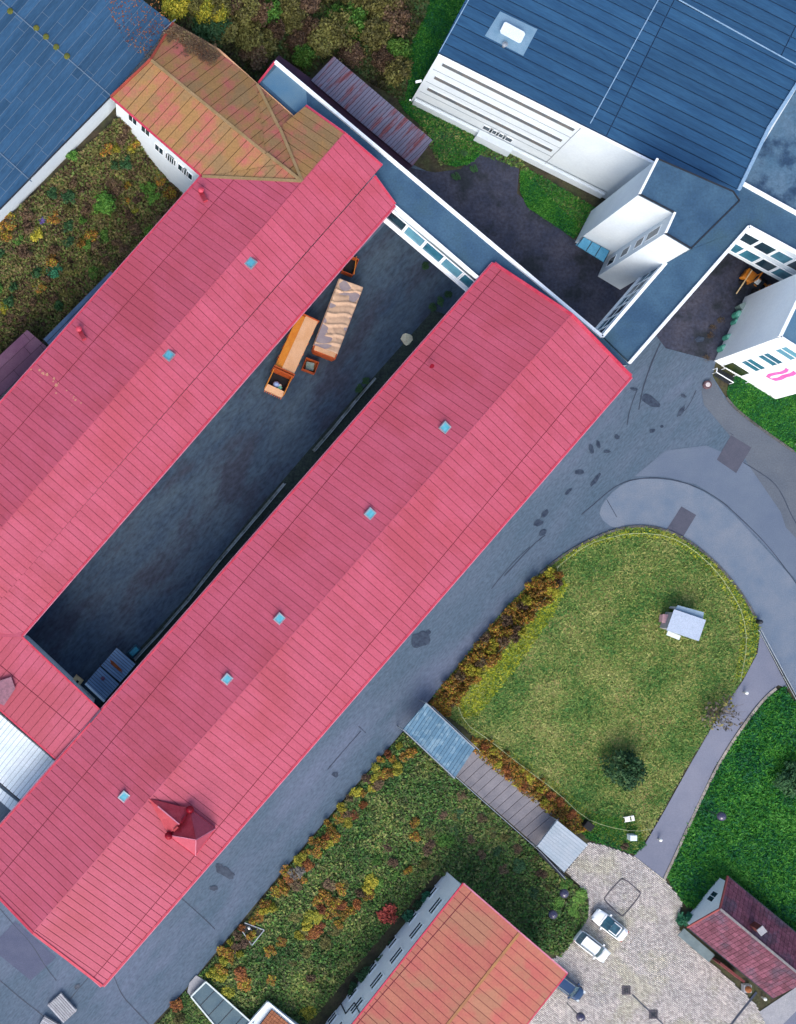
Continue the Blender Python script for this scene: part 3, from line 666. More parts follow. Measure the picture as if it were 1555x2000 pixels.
W1, W2, W3, W4, W5 = P(42, 1240, EZ - .03), P(197, 1386, EZ - .03), P(112, 1487, EZ - .5), P(-220, 1195, EZ - .5), P(-150, 1238, EZ + .1)
walls('wall', [W1, W2, W3, W4], -.6, white, sw, .7, .35)
pool = []; 
panels(pool, [W1, W2, W3, W4], W3 - W2, .85, rows=[3.9], gap=.05, m=pink, deck=pink_dark, parent=sw, deck_th=.15)
flush(pool, sw)
eaves(sw, [(W1, W2), (W3, W4)])
MB().beam(W2 + Vector((0, 0, .1)), W3 + Vector((0, 0, .1)), .2, .25).build('verge_trim', plum, sw)
MB().beam(W1 + Vector((0, 0, .12)), P(-60, 1238, EZ + .6), .5, .06).build('valley_flashing', pink, sw)
MB().prism([P(-3, 1330, 9.95), P(22, 1322, 9.95), P(30, 1345, 9.95), P(8, 1378, 9.95), P(-6, 1372, 9.95)], [P(-3, 1330, 9.7), P(22, 1322, 9.7), P(30, 1345, 9.7), P(8, 1378, 9.7), P(-6, 1372, 9.7)]).build('patched_sheet', mat('bare_patch', (.30, .14, .18), (.2, .1, .13), 3, .8), sw)

# ---- ochre mossy wing
ow = thing('factory_wing', 'wing under a mossy ochre metal roof between the blue felt roof and pink hall', 'factory wing', center([P(215, 190, EZ), P(500, 200, EZ)]))
wv = P(400, 345, EZ) - P(215, 190, EZ)
o_sw, o_r, o_n = P(217, 190, EZ), P(294, 117, 11.4), P(338, 46, EZ)
walls('wall', [o_sw, P(392, 344, EZ), P(520, 330, EZ), P(505, 165, EZ), o_n], -.3, white, ow, .35, .25)
pool = []
rdir = P(294, 117, 11.4) - P(217, 190, 11.4)
panels(pool, [o_sw, P(395, 345, EZ), P(545, 322, 11.5), P(518, 300, 11.45), o_r], rdir, 1.05, gap=.07, m=ochre, deck=ochre_dark, parent=ow)
panels(pool, [o_r, P(518, 300, 11.45), P(500, 163, EZ), P(428, 98, EZ), o_n], -rdir, 1.05, gap=.07, m=ochre, deck=ochre_dark, parent=ow)
panels(pool, [P(518, 300, 11.45), P(548, 325, 11.5), P(590, 355, 11.95), P(547, 248, 10.6), P(500, 163, EZ)], rdir, .95, gap=.07, m=ochre, deck=ochre_dark, parent=ow)
panels(pool, [P(500, 163, EZ), P(547, 248, 10.6), P(578, 232, EZ)], rdir, .8, gap=.06, m=ochre, deck=ochre_dark, parent=ow)
panels(pool, [P(395, 345, EZ), P(590, 355, 11.97), P(545, 322, 11.55)], rdir, .8, gap=.06, m=ochre, deck=ochre_dark, parent=ow)
flush(pool, ow)
beams('ridge_cap', [(o_r, P(518, 300, 11.45)), (P(395, 345, EZ + .05), P(588, 354, 12.0)), (P(590, 354, 12), P(546, 250, 10.75)), (P(545, 250, 10.7), P(502, 165, EZ + .1)), (P(520, 300, 11.5), P(590, 355, 12))], .3, .08, mat('mossy_flashing', (.38, .27, .14), (.30, .22, .10), .8, .8), ow, .08)
beams('verge_board', [(o_sw, o_r), (o_r, o_n)], .25, .3, mat('rusty_verge', (.30, .05, .03), (.2, .04, .03), 1, .8), ow, .05)
beams('gutter', [(o_sw, P(395, 345, EZ))], .18, .16, pink_trim, ow)
beams('fascia_board', [(P(500, 163, EZ), P(578, 232, EZ)), (P(338, 46, EZ), P(428, 98, EZ)), (P(428, 98, EZ), P(500, 163, EZ))], .2, .2, orange_pale, ow, -.05)
# windows in the white garden wall
q0, q1 = P(215, 190, EZ), P(392, 344, EZ); dd = (q1 - q0); dd.z = 0; LL = dd.length; dd /= LL
nn_ = Vector((dd.y, -dd.x, 0))
wo_ = q0 + nn_ * -.34
for s, zc, n_ in ((.60, 6.6, 1), (.72, 6.6, 1), (.93, 6.6, 1), (.30, 8.2, 1)):
    for kx in (-.9, .9):
        c = wo_ + dd * (LL * s + kx); window(ow, Vector((c.x, c.y, zc)), dd, 1.2, 1.5, gl=glass_dark, split=2)
MB().beam(wo_ + dd * .5 + nn_ * .2 - Vector((0, 0, .35)), wo_ + dd * (LL - .5) + nn_ * .2 - Vector((0, 0, .35)), .12, .12).build('downpipe_run', iron, ow)

# ---- blue felt roofed hall, top left
ZB = 9.6
ba = thing('factory_hall', 'big hall with blue grey felt roof of staggered sheets at the top left corner', 'factory', center([P(0, 100, ZB)]))
f1, f2, f3, f4 = P(215, 190, ZB), P(332, 42, ZB), P(-420, -590, ZB), P(-620, 1058, ZB)
f2 = P(338, 46, ZB)
f4 = P(-280, 694, ZB); f3 = P(-200, -370, ZB)
walls('wall', [f1, f2, f3, f4], 0, white, ba, .12, .1)
pool = []; fs = P(338, 46, ZB) - P(215, 190, ZB)
panels(pool, [f1, f2, f3, f4], fs, .95, spacing=6.2, stagger=6, gap=.06, th=.02, m=bitumen, deck=bitumen_j, parent=ba)
flush(pool, ba, 'roofing_sheet')
beams('seam_cover', [(P(0, 0, ZB), P(215, 186, ZB)), (P(-60, 245, ZB), P(62, 355, ZB))], .10, .06, bitumen_j, ba, .05)
MB().beam(f1 + (f4 - f1) * .0 + Vector((0, 0, .02)), f4 + Vector((0, 0, .02)), .12, .16).build('roof_edge', iron, ba)
for x, y in ((20, 22), (71, 55), (90, 72), (110, 92), (131, 110)):
    MB().lathe(P(x, y, ZB), [(.35, .02), (.3, .12), (.1, .18)], 9).build('moss_clump', moss_m, ba)
MB().beam(P(318, 60, ZB + .3), P(343, 38, ZB + .3), .1, .1).build('antenna_arm', steel, ba)

# ---- gallery building: flat roof on stilts, glazed sides
GZ = 9.4
ga = thing('gallery_building', 'flat roofed glazed bridge building with white parapets linking the pink halls to the white factory', 'gallery', center([P(1000, 400, GZ)]))
def gslab(pts, zb, nm='storey', m=white, top=None):
    q = [P(x, y, GZ) for x, y in pts]
    MB().prism([v - Vector((0, 0, .35)) for v in q], [Vector((v.x, v.y, zb)) for v in q]).build(nm, m, ga)
    MB().prism([v for v in q], [v - Vector((0, 0, .35)) for v in q]).build('roof_membrane', top or flat_roof, ga)
W_SW0, W_SW1 = (505, 160), (1225, 711)
gslab([(537, 122), (1176, 658), (1229, 712), (1150, 712), (965, 560), (765, 402), (505, 162)], 5.9)
gslab([(1177.5, 656), (1300, 514), (1350, 487), (1462, 444), (1232, 708)], 4.5)
gslab([(1351, 486), (1432, 372), (1447, 357), (1700, 497), (1700, 573), (1463.5, 443.5)], 3.2)
sheet_p = [P(x, y, GZ + .02) for x, y in ((512, 160), (543, 128), (598, 175), (600, 205), (585, 225))]
MB().prism(sheet_p, [v - Vector((0, 0, .03)) for v in sheet_p]).build('wet_patch', teal_roof, ga)
for a, b in (((537, 121), (1176, 658)), ((1176, 658), (1300, 514)), ((769, 402), (948, 556)), ((1229, 709), (1462, 443)), ((1462, 443), (1700, 571)), ((1448, 357), (1700, 497))):
    MB().beam(P(*a, GZ + .12), P(*b, GZ + .12), .32, .34).build('parapet', white_trim, ga)
MB().beam(P(505, 162, GZ + .1), P(537, 121, GZ + .1), .2, .25).build('parapet', pink_trim, ga)
# glazing strips
def glazed(a, b, z0, z1, n, mats, off=.05, rows=1):
    p, q = P(*a, GZ), P(*b, GZ); d = q - p; d.z = 0; L = d.length; d /= L
    for i in range(n):
        c = p + d * (L * (i + .5) / n) + Vector((d.y, -d.x, 0)) * off; c.z = (z0 + z1) / 2
        window(ga, c, d, L / n - .18, z1 - z0, gl=mats[i % len(mats)], rows=rows, fw=.14)
glazed((765, 402), (950, 559), 6.35, 8.55, 5, [glass_dark, glass_light, glass, glass_light, glass])
glazed((1300, 514), (1177, 656), 5.0, 8.5, 6, [glass, glass_dark], rows=2)
glazed((1466, 445), (1700, 573), 6.6, 8.4, 7, [glass_dark, glass_dark, glass])
glazed((1466, 445), (1700, 573), 3.9, 5.7, 7, [glass, glass, glass_dark])
MB().beam(P(1500, 492, 3.15), P(1512, 499, 3.15), .25, .25).build('sign_lamp', pinkpaint, ga)
def gbeam(a, b, z, off, wd, ht, nm, m=white_trim):
    p, q = P(*a, GZ), P(*b, GZ); d = q - p; d.z = 0; d.normalize(); o = Vector((d.y, -d.x, 0)) * off
    p += o; q += o; p.z = z; q.z = z; MB().beam(p, q, wd, ht).build(nm, m, ga)
gbeam((765, 402), (950, 559), 5.95, .15, .35, .35, 'sill_beam'); gbeam((1300, 514), (1177, 656), 4.6, .12, .25, .25, 'sill_beam')
for s, x, y in ((0, 1440, 500), (1, 1190, 690), (2, 960, 575), (3, 780, 430)):
    p = P(x, y, 0)
# supports under the bridge
for x, y, zt_ in ((1240, 640, 4.5), (1330, 530, 4.5), (850, 430, 5.9), (930, 500, 5.9), (1560, 440, 3.2)):
    MB().box(P(x, y, zt_) - Vector((0, 0, zt_ / 2)), (.5, .5, zt_)).build('column', white, ga)

# ---- low roof and corrugated shed behind the gallery
ls = thing('low_roof', 'narrow dark plum felt roof squeezed between the white parapet and the corrugated shed', 'lean-to', center([P(700, 250, 0)]))
q = [P(x, y, 3.4) for x, y in ((545, 108), (610, 155), (808, 322), (793, 336), (560, 145), (525, 128))]
slab('roof', q, .2, plum_dk, ls); walls('wall', q, .2, concrete, ls, .2, .22)
sh = thing('shed', 'long shed with rusty grey corrugated roof behind the gallery', 'shed', center([P(720, 200, 0)]))
s1, s2, s3, s4 = P(652, 110, 4.6), P(845, 274, 4.6), P(806, 324, 3.9), P(607, 157, 3.9)
walls('wall', [s1, s2, s3, s4], .3, concrete, sh, .3, .3)
pool = []; panels(pool, [s1, s2, s3, s4], s4 - s1, .42, gap=.06, th=.05, m=corr, deck=plum_dk, parent=sh); flush(pool, sh, 'corrugated_sheet')

# ---- white factory top right
FB = 10.8
fb = thing('factory_hall', 'white walled factory with blue fibre cement roof and rooftop hatch, top right', 'factory', center([P(1150, 150, 0)]))
b1, b2 = P(857, 105, FB), P(1290, 322, FB)
b3, b4, b5 = P(1432, 374, FB), P(1600, 90, FB + .0), P(1380, -190, FB)
b6 = P(1030, -190, FB)
base_poly = [b1, P(1284, 318, FB), P(1432, 380, FB), P(1620, 70, FB), P(1400, -300, FB), P(1095, -290, FB)]
MB().prism([Vector((v.x, v.y, v.z - .25)) for v in base_poly], [Vector((v.x, v.y, 0)) for v in base_poly]).build('wall', white, fb)
pool = []
rowd = P(1284, 318, FB) - b1
rf = [P(858, 103, FB), P(1284, 317, FB), P(1432, 377, FB), P(1560, 160, 11.2), P(1318, -5, 11.6), P(925, -30, 11.2)]
rf = [P(856, 103, FB), P(1436, 392, FB), P(1505, 250, FB), P(1570, 135, FB), P(1318, 0, FB), P(1230, -50, FB), P(935, -50, FB)]
panels(pool, rf, rowd, 1.15, spacing=19.5, stagger=0, gap=.10, th=.06, m=fibre, deck=fibre_j, parent=fb, lapy=R(-3.0))
rf2 = [P(1320, -2, FB), P(1572, 136, FB), P(1700, -100, FB), P(1240, -140, FB)]
panels(pool, rf2, rowd, 1.15, spacing=19.5, gap=.10, th=.06, m=fibre, deck=fibre_j, parent=fb, lapy=R(-3.0))
flush(pool, fb, 'roof_sheet')
pale = mat('pale_blue_flashing', (.30, .46, .62), (.22, .38, .55), 2, .6)
beams('flashing', [(P(1285, 0, FB), P(1152, 242, FB)), (P(1320, -2, FB), P(1560, 131, FB)), (P(918, -5, FB), P(858, 102, FB))], .10, .06, pale, fb, .12)
beams('roof_edge', [(P(1441, 372, FB), P(1500, 250, FB)), (P(1500, 250, FB), P(1555, 165, FB)), (P(1555, 165, FB), P(1640, 20, FB))], .35, .3, pale, fb, .1)
er = [P(x, y, 9.3) for x, y in ((1452, 356), (1503, 258), (1560, 168), (1900, -60), (1900, 600), (1700, 490))]
slab('lower_roof', er, 3, mat('mossy_flat_roof', (.055, .12, .19), (.085, .15, .22), .4, .75, fine=.15, fscale=5, c3=(.02, .05, .10), s3=.35), fb)
# hatch
hp = [P(x, y, FB + .12) for x, y in ((977, 22), (1050, 57), (1022, 109), (947, 70))]
ht = slab('hatch_plate', hp, .12, mat('pale_blue_felt', (.16, .30, .42), (.22, .36, .48), 1, .7), fb)
dm = [(989, 43), (1024, 62), (1026, 67), (1018, 83), (1013, 84), (978, 65), (977, 60), (985, 44)]
MB().prism([P(x, y, FB + .75) for x, y in dm], [P(x, y, FB + .1) for x, y in dm]).build('roof_hatch', corr_white, ht)
MB().lathe(P(984, 90, FB), [(.2, 0), (.2, .35), (.3, .4), (.05, .5)]).build('vent_pipe', steel, ht)
# wall bands (recessed ribbon windows seen steeply), south west wall
p, q = P(857, 105, FB), P(1284, 318, FB); d = q - p; d.z = 0; LW = d.length; d /= LW; nrm = Vector((d.y, -d.x, 0))
band_m = mat('shadowed_band', (.10, .12, .14), (.16, .15, .14), 1, .6)
for z, l in ((9.5, .645), (6.7, .64), (4.1, .64)):
    a = p + d * .9; b = p + d * LW * l
    a.z = b.z = z
    fr_ = MB().beam(a + nrm * .02, b + nrm * .02, .08, .56).build('ribbon_window', white, fb)
    n = 12; 
    for i in range(n):
        c0 = a.lerp(b, (i + .004) / n) + nrm * .08; c1 = a.lerp(b, (i + .996) / n) + nrm * .08
        MB().beam(c0, c1, .06, .48).build('pane', band_m, fr_)
    pass
a = p + d * .3 + nrm * .12; b = p + d * (LW - 1) + nrm * .12; a.z = b.z = .5
MB().beam(a, b, .24, 1.0).build('plinth', white, fb)
MB().beam(Vector((a.x, a.y, 1.6)), Vector((b.x, b.y, 1.6)), .06, .05).build('wall_joint', steel, fb)
MB().beam(p + nrm * .1 - Vector((0, 0, .1)), q + nrm * .1 - Vector((0, 0, .1)), .2, .2).build('eaves_trim', white_trim, fb)
for z_ in (7.9, 5.2, 2.9): MB().beam(Vector((p.x, p.y, z_)) + d * .3 + nrm * .02, Vector((p.x, p.y, z_)) + d * LW * .66 + nrm * .02, .03, .05).build('wall_joint', steel, fb)
jv = p + d * LW * .66 + nrm * .03; MB().beam(Vector((jv.x, jv.y, .9)), Vector((jv.x, jv.y, 10.4)), .05, .05).build('wall_joint', steel, fb)
MB().beam(P(803, 192, .2) + nrm * .2, P(803, 192, 10) + nrm * .2, .12, .12).build('downpipe', white_trim, fb)
MB().beam(P(823, 158, 7.5), P(812, 160, 7.5), .2, .2).build('wall_lamp', white_trim, fb)
# entrance porch with four small windows
pc0 = P(857, 105, FB); s0, s1_ = LW * .33, LW * .50
o0 = p + d * s0; o1 = p + d * s1_
pts = [Vector((v.x, v.y, 1.3)) for v in (o0, o0 + nrm * .8, o1 + nrm * .8, o1)]
po = slab('porch', pts, 1.3, white, fb)
for i in range(4):
    c = o0.lerp(o1, (i + .8) / 5.2); window(fb, Vector((c.x, c.y, 2.15)) , d, 1.15, .8, gl=glass_dark, split=1, fw=.06)
# stair tower
TZ = 14.9
tw = thing('stair_tower', 'tall plain white tower block with flat blue grey roof and slit windows beside the factory', 'tower', center([P(1330, 400, TZ)]))
tp = [(1284, 310), (1432, 374), (1444, 392), (1350, 485), (1300, 455), (1318, 415), (1249, 379)]
q = [P(x, y, TZ) for x, y in tp]
MB().prism([v - Vector((0, 0, .3)) for v in q], [Vector((v.x, v.y, 0)) for v in q]).build('wall', white, tw)
slab('roof_membrane', q, .3, flat_roof, tw)
beams('roof_edge', [(P(*a, TZ), P(*b, TZ)) for a, b in ((tp[0], tp[1]), (tp[1], tp[2]), (tp[2], tp[3]))], .14, .16, iron, tw)
beams('parapet', [(P(*a, TZ), P(*b, TZ)) for a, b in ((tp[3], tp[4]), (tp[5], tp[6]))], .10, .16, iron, tw)
beams('parapet', [(P(*a, TZ), P(*b, TZ)) for a, b in ((tp[4], tp[5]), (tp[6], tp[0]))], .22, .2, white_trim, tw)
p, q = P(1318, 415, TZ), P(1300, 455, TZ); d = q - p; d.z = 0; LT = d.length; d /= LT
nr = Vector((d.y, -d.x, 0))
if (Vector((0, 0, 0)) - p).dot(nr) < 0: d = -d; p = q
for z in (11.6, 8.7, 5.6, 2.4):
    c = p + d * LT * .5; window(tw, Vector((c.x, c.y, z)), d, 1.0, 1.7 if z < 11 else 2.6, gl=glass_dark, fw=.08)
cn_ = [P(x, y, 2.2) for x, y in ((1140, 463), (1191, 490), (1180, 512), (1125, 478))]
MB().prism(cn_, [v - Vector((0, 0, .12)) for v in cn_]).build('entrance_canopy', mat('blue_canopy_glass', (.05, .22, .36), (.09, .30, .46), 1, .3), tw)
beams('canopy_bar', [(P(1140 + 51 * t / 3, 463 + 27 * t / 3, 2.24), P(1127 + 53 * t / 3, 480 + 31 * t / 3, 2.24)) for t in range(4)], .07, .05, iron, tw)

# ---- white building at the right edge
DZ = 11.8
db = thing('office_building', 'tall white office building with stacked windows and a pink emblem on its wall, right edge', 'office building', center([P(1560, 700, 0)]))
bs = [(1395, 705), (1515, 780), (1800, 958), (1800, 705), (1455, 580)]
bs = [(1395, 705), (1514, 780), (1640, 700), (1660, 560), (1455, 580)]
q = [Vector((P(x, y, 0).x, P(x, y, 0).y, 0)) for x, y in bs]
MB().prism([Vector((v.x, v.y, DZ - .3)) for v in q], q).build('wall', white_lifted, db)
slab('roof_membrane', [Vector((v.x, v.y, DZ)) for v in q], .3, teal_roof, db)
beams('parapet', [(Vector((q[i].x, q[i].y, DZ)), Vector((q[(i + 1) % 5].x, q[(i + 1) % 5].y, DZ))) for i in range(5)], .35, .3, white_trim, db)
d = q[1] - q[0]; LD = d.length; d.normalize(); nr = Vector((d.y, -d.x, 0))
if nr.dot(-q[0]) < 0: nr = -nr; 
def facewin(par, base, d, s, z, wd, h, **kw):
    c = base + d * s; dd_ = d if Vector((d.y, -d.x, 0)).dot(-base) > 0 else -d
    return window(par, Vector((c.x, c.y, z)), dd_, wd, h, **kw)
for z, g in ((4.1, glass), (7.1, glass), (10.1, glass_light)): facewin(db, q[0], d, 2.4, z, 2.0, 1.9, gl=g, split=1, rows=2, fw=.10)
for z in (4.1, 7.1, 10.1): facewin(db, q[0], d, 5.9, z, 1.8, 1.7, gl=glass, rows=2, fw=.1) if z > 20 else None
facewin(db, q[0], d, 2.2, 1.15, 2.4, 2.1, gl=mat('dark_green_glass', (.012, .03, .012), (.04, .05, .012), 1.5, .3, fine=.3), fw=.12)
# pink emblem: looping brush stroke on the wall
emb = MB(); cpt = q[0] + d * 5.3; nr = Vector((d.y, -d.x, 0)); nr = nr if nr.dot(-q[0]) > 0 else -nr
def wp(s, z): v = q[0] + d * s + nr * .03; return Vector((v.x, v.y, z))
loop = [(4.75, 3.4), (4.5, 4.1), (4.55, 5.0), (4.7, 5.9), (4.65, 6.7), (4.4, 7.3)]
loop2 = [(4.75, 3.4), (5.35, 3.7), (5.45, 4.6), (5.3, 5.6), (5.35, 6.8), (5.2, 7.6)]
for lp, wd in ((loop, .42), (loop2, .5)):
    for a, b in zip(lp, lp[1:]): emb.beam(wp(*a), wp(*b), wd * 1.6, .06) if False else emb.add([wp(a[0] - wd / 2, a[1]), wp(a[0] + wd / 2, a[1]), wp(b[0] + wd / 2, b[1]), wp(b[0] - wd / 2, b[1])] + [wp(a[0] - wd / 2, a[1]) - nr * .05, wp(a[0] + wd / 2, a[1]) - nr * .05, wp(b[0] + wd / 2, b[1]) - nr * .05, wp(b[0] - wd / 2, b[1]) - nr * .05], [(0, 1, 2, 3), (7, 6, 5, 4), (0, 4, 5, 1), (1, 5, 6, 2), (2, 6, 7, 3), (3, 7, 4, 0)])
emb.build('emblem', pinkpaint, db)
# ground level: railed steps in front of it
rl = thing('railed_ramp', 'small railed ramp of metal treads beside the white office building', 'ramp', G(1408, 742))
for i in range(9):
    a = (1396 + i * 3.6, 737 + i * 2.1); MB().beam(G(a[0] + 10, a[1] - 16, .10), G(a[0], a[1] - 2, .10), .16, .06).build('tread', iron, rl)
def rail(par, line, z=1.0, m=steel, r=.035, post=2.0, nm='handrail'):
    pts = [G(*p) for p in line]
    for a, b in zip(pts, pts[1:]):
        MB().tube(a + Vector((0, 0, z)), b + Vector((0, 0, z)), r).build(nm, m, par)
    acc = 0
    for a, b in zip(pts, pts[1:]):
        n = max(1, round((b - a).length / post))
        for i in range(n + 1):
            c = a.lerp(b, i / n); MB().tube(c, c + Vector((0, 0, z)), r * .8, n=6).build('post', m, par)
rail(rl, [(1424, 750), (1391, 730), (1392, 722)], .9, white_trim, .05); rail(rl, [(1409, 722), (1456, 748)], .9, white_trim, .05)

# ---- lower red roofed building
GZ0 = -3.0
FE, FR = 4.1, 5.4
rb = thing('residential_block', 'white walled block with weathered red metal roof beside the forecourt', 'building', center([P(850, 1900, 0)]))
e1, e2 = P(905, 1725, FE), P(1108, 1900, FE); dn = (P(690, 1998, FE) - e1).normalized() 
Lb = 34.0; e3 = e2 + dn * Lb; e4 = e1 + dn * Lb
r1 = (e1 + e2) / 2; r1.z = FR; r2 = (e3 + e4) / 2; r2.z = FR
wl = walls('wall', [e1, e2, e3, e4], GZ0 - .3, white_lifted, rb, .35, .1)
pool = []
panels(pool, [e1, r1, r2, e4], r1 - e1, .95, rows=[1.2], gap=.06, th=.05, m=redroof, deck=pink_dark, parent=rb)
panels(pool, [e2, e3, r2, r1], r1 - e2, .95, rows=[1.2], gap=.06, th=.05, m=redroof, deck=pink_dark, parent=rb)
flush(pool, rb)
beams('ridge_cap', [(r1, r2)], .30, .08, mat('lichen_ridge', (.50, .26, .10), (.42, .2, .1), 1, .8), rb, .06)
beams('gutter', [(e1, e4), (e2, e3)], .16, .16, pink_trim, rb); beams('verge_trim', [(e1, r1), (r1, e2)], .16, .2, gut_lip, rb, .03)
wi = offset_poly([e1, e2, e3, e4], .35)
d = wi[3] - wi[0]; d.z = 0; LF = d.length; d.normalize()
if Vector((d.y, -d.x, 0)).dot(-wi[0]) < 0: d2 = -d
else: d2 = d
for i in range(9):
    for z, s, wd in ((-1.75, 2.9 + i * 3.75, 1.6), (1.3, 3.7 + i * 3.6, 2.2)):
        if s > LF - 2: continue
        c = wi[0] + d * s; window(rb, Vector((c.x, c.y, z)), d2, wd, 1.25, rows=2, gl=glass_dark, fw=.2)
g0 = wi[0] + d * 18.2 + Vector((d2.y, -d2.x, 0)) * .06
MB().beam(Vector((g0.x, g0.y, 3)), Vector((g0.x, g0.y, .4)), .1, .1).beam(Vector((g0.x, g0.y, .4)), Vector((g0.x, g0.y, .4)) + d * 1.6, .1, .1).beam(Vector((g0.x, g0.y, .4)) + d * 1.6, Vector((g0.x, g0.y, -2.9)) + d * 1.6, .1, .1).build('downpipe', iron, rb)

# ---- small white building and glazed walkway, bottom edge
sb = thing('annex_building', 'small white annex with orange tile roof at the bottom edge', 'building', center([P(560, 2000, 0)]))
a1 = P(531, 1976, .3); a2 = P(595, 2030, .3); a3 = P(540, 2100, .3); a4 = P(476, 2046, .3)
q = [a1, a2, a3, a4]; walls('wall', [P(523, 1958, .1), P(600, 2022, .1), P(520, 2120, .1), P(440, 2052, .1)], -3.2, white, sb, 0, 0)
pool = []; panels(pool, [P(531, 1972, .4), P(600, 2030, .4), P(530, 2120, .4), P(461, 2062, .4)], P(461, 2062, .4) - P(531, 1972, .4), .35, spacing=.4, gap=.03, th=.05, m=mat('orange_tile', (.42, .17, .08), (.35, .14, .07), 2, .8, rnd=.2), deck=tile_dk, parent=sb); flush(pool, sb, 'roof_tile', 295)
beams('parapet', [(P(523, 1957, .3), P(600, 2021, .3)), (P(523, 1957, .3), P(440, 2052, .3))], .2, .4, white_trim, sb)
gw = thing('glazed_walkway', 'glazed covered walkway with pale metal frame leading to the small white annex', 'walkway', center([P(430, 1960, 0)]))
g1, g2, g3, g4 = P(402, 1917, .6), P(495, 2000, .2), P(455, 2045, .2), P(373, 1946, .6)
MB().prism([g1, g2, g3, g4], [v - Vector((0, 0, .06)) for v in (g1, g2, g3, g4)]).build('glass_roof', mat('smoked_glass', (.055, .10, .13), (.09, .14, .16), .5, .15, fine=.15), gw)
beams('frame_rail', [(g1, g2), (g4, g3), (g1, g4)], .16, .2, mat('pale_green_metal', (.55, .62, .60), rough=.5), gw, .05)
for t in (.2, .4, .6, .8): MB().beam(g1.lerp(g2, t) + Vector((0, 0, .03)), g4.lerp(g3, t) + Vector((0, 0, .03)), .05, .05).build('glazing_bar', iron, gw)
for v in (g1, g2, g3, g4): MB().beam(v, Vector((v.x, v.y, -3)), .1, .1).build('post', steel, gw)
q = [P(x, y, .15) for x, y in ((383, 1905), (402, 1916), (373, 1947), (366, 1938), (370, 1920))]
MB().prism(q, [v - Vector((0, 0, .6)) for v in q]).build('threshold_slab', concrete, gw)

# ---- tiled house bottom right
HE, HRg = -1.1, 1.4
hh = thing('house', 'small white house with mottled plum tile roof and one chimney, bottom right', 'house', center([P(1480, 1850, 0)]))
h1, h2 = P(1342, 1811, HE), P(1421, 1711, HE)
hd = (P(1510, 1950, HE) - h1); hd.z = 0; hL = hd.length; hd.normalize()
h3 = h1 + hd * hL; h4 = h2 + hd * hL
hr1 = (h1 + h2) / 2; hr1.z = HRg; hr2 = hr1 + hd * hL
walls('wall', [h1, h2, h4, h3], GZ0 - .2, white_lifted, hh, .5, .1)
g_ = [h1.lerp(h2, .06), hr1, h2.lerp(h1, .06)]; MB().prism([v + hd * .4 for v in g_], [v + hd * .6 for v in g_]).build('gable', white_lifted, hh)
pool = []
for pp, ub in (([h1, h3, hr2, hr1], hr1 - h1), ([h2, h4, hr2, hr1], hr1 - h2)):
    panels(pool, pp, ub, .56, spacing=.62, gap=.035, th=.05, m=tile_m, deck=tile_dk, parent=hh, lap=R(-2))
flush(pool, hh, 'roof_tile', 298)
beams('ridge_tiles', [(hr1, hr2)], .26, .1, mat('grey_ridge_tile', (.30, .29, .27), (.22, .2, .22), 2, .8), hh, .1)
beams('verge_trim', [(h1, hr1), (hr1, h2)], .18, .18, mat('dark_red_verge', (.25, .06, .06), rough=.8), hh, .03)
beams('gutter', [(h1, h3), (h2, h4)], .14, .14, iron, hh)
ch = MB().box(P(1480, 1812, 1.6), (.7, .7, 1.5), rz=R(38)).build('chimney', mat('brown_brick', (.15, .035, .03), (.1, .03, .03), 3, .9), hh)
MB().box(P(1488, 1818, 2.4), (.85, .85, .1), rz=R(38)).build('chimney_cap', concrete, ch)
d = (h2 - h1).normalized(); d.z = 0; d.normalize(); bw = h1 + hd * .45 + d * (h2 - h1).length * .62
if Vector((d.y, -d.x, 0)).dot(-bw) < 0: d = -d
window(hh, Vector((bw.x, bw.y, -1.6)), d, 1.3, 1.1, gl=glass_dark, split=2)
MB().beam(P(1330, 1820, -2.2), P(1390, 1872, -2.2), 1.1, .12).build('awning', mat('grey_green_awning', (.16, .21, .22), (.12, .16, .17), 1, .7), hh)
bk = MB().box(P(1421, 1893, -1.9), (3.6, .25, 2.0), rz=R(-38)).build('shopfront', mat('dark_red_board', (.17, .03, .03), (.1, .03, .03), 2, .7), hh)

# ---- white corrugated roof bottom left
wc = thing('loading_roof', 'bright white corrugated canopy roof against the pink hall, lower left edge', 'canopy', center([P(0, 1480, 0)]))
c1, c2, c3, c4 = P(-80, 1325, 6.4), P(111, 1488, 6.4), P(46, 1567, 6.0), P(-90, 1450, 6.0)
walls('wall', [c1, c2, c3, c4], 0, concrete, wc, .6, .3)
pool = []; panels(pool, [c1, c2, c3, c4], c3 - c2, .50, gap=.05, th=.06, m=corr_white, deck=corr_gap, parent=wc)
c5, c6, c7, c8 = P(-70, 1481, 5.9), P(42, 1572, 5.9), P(30, 1590, 5.7), P(-70, 1502, 5.7)
panels(pool, [c5, c6, c7, c8], c7 - c6, .50, gap=.05, th=.06, m=corr_white, deck=corr_gap, parent=wc)
flush(pool, wc, 'corrugated_sheet')
beams('roof_edge', [(c1, c2)], .15, .12, iron, wc); beams('box_gutter', [(c4, c3)], .3, .12, iron, wc)

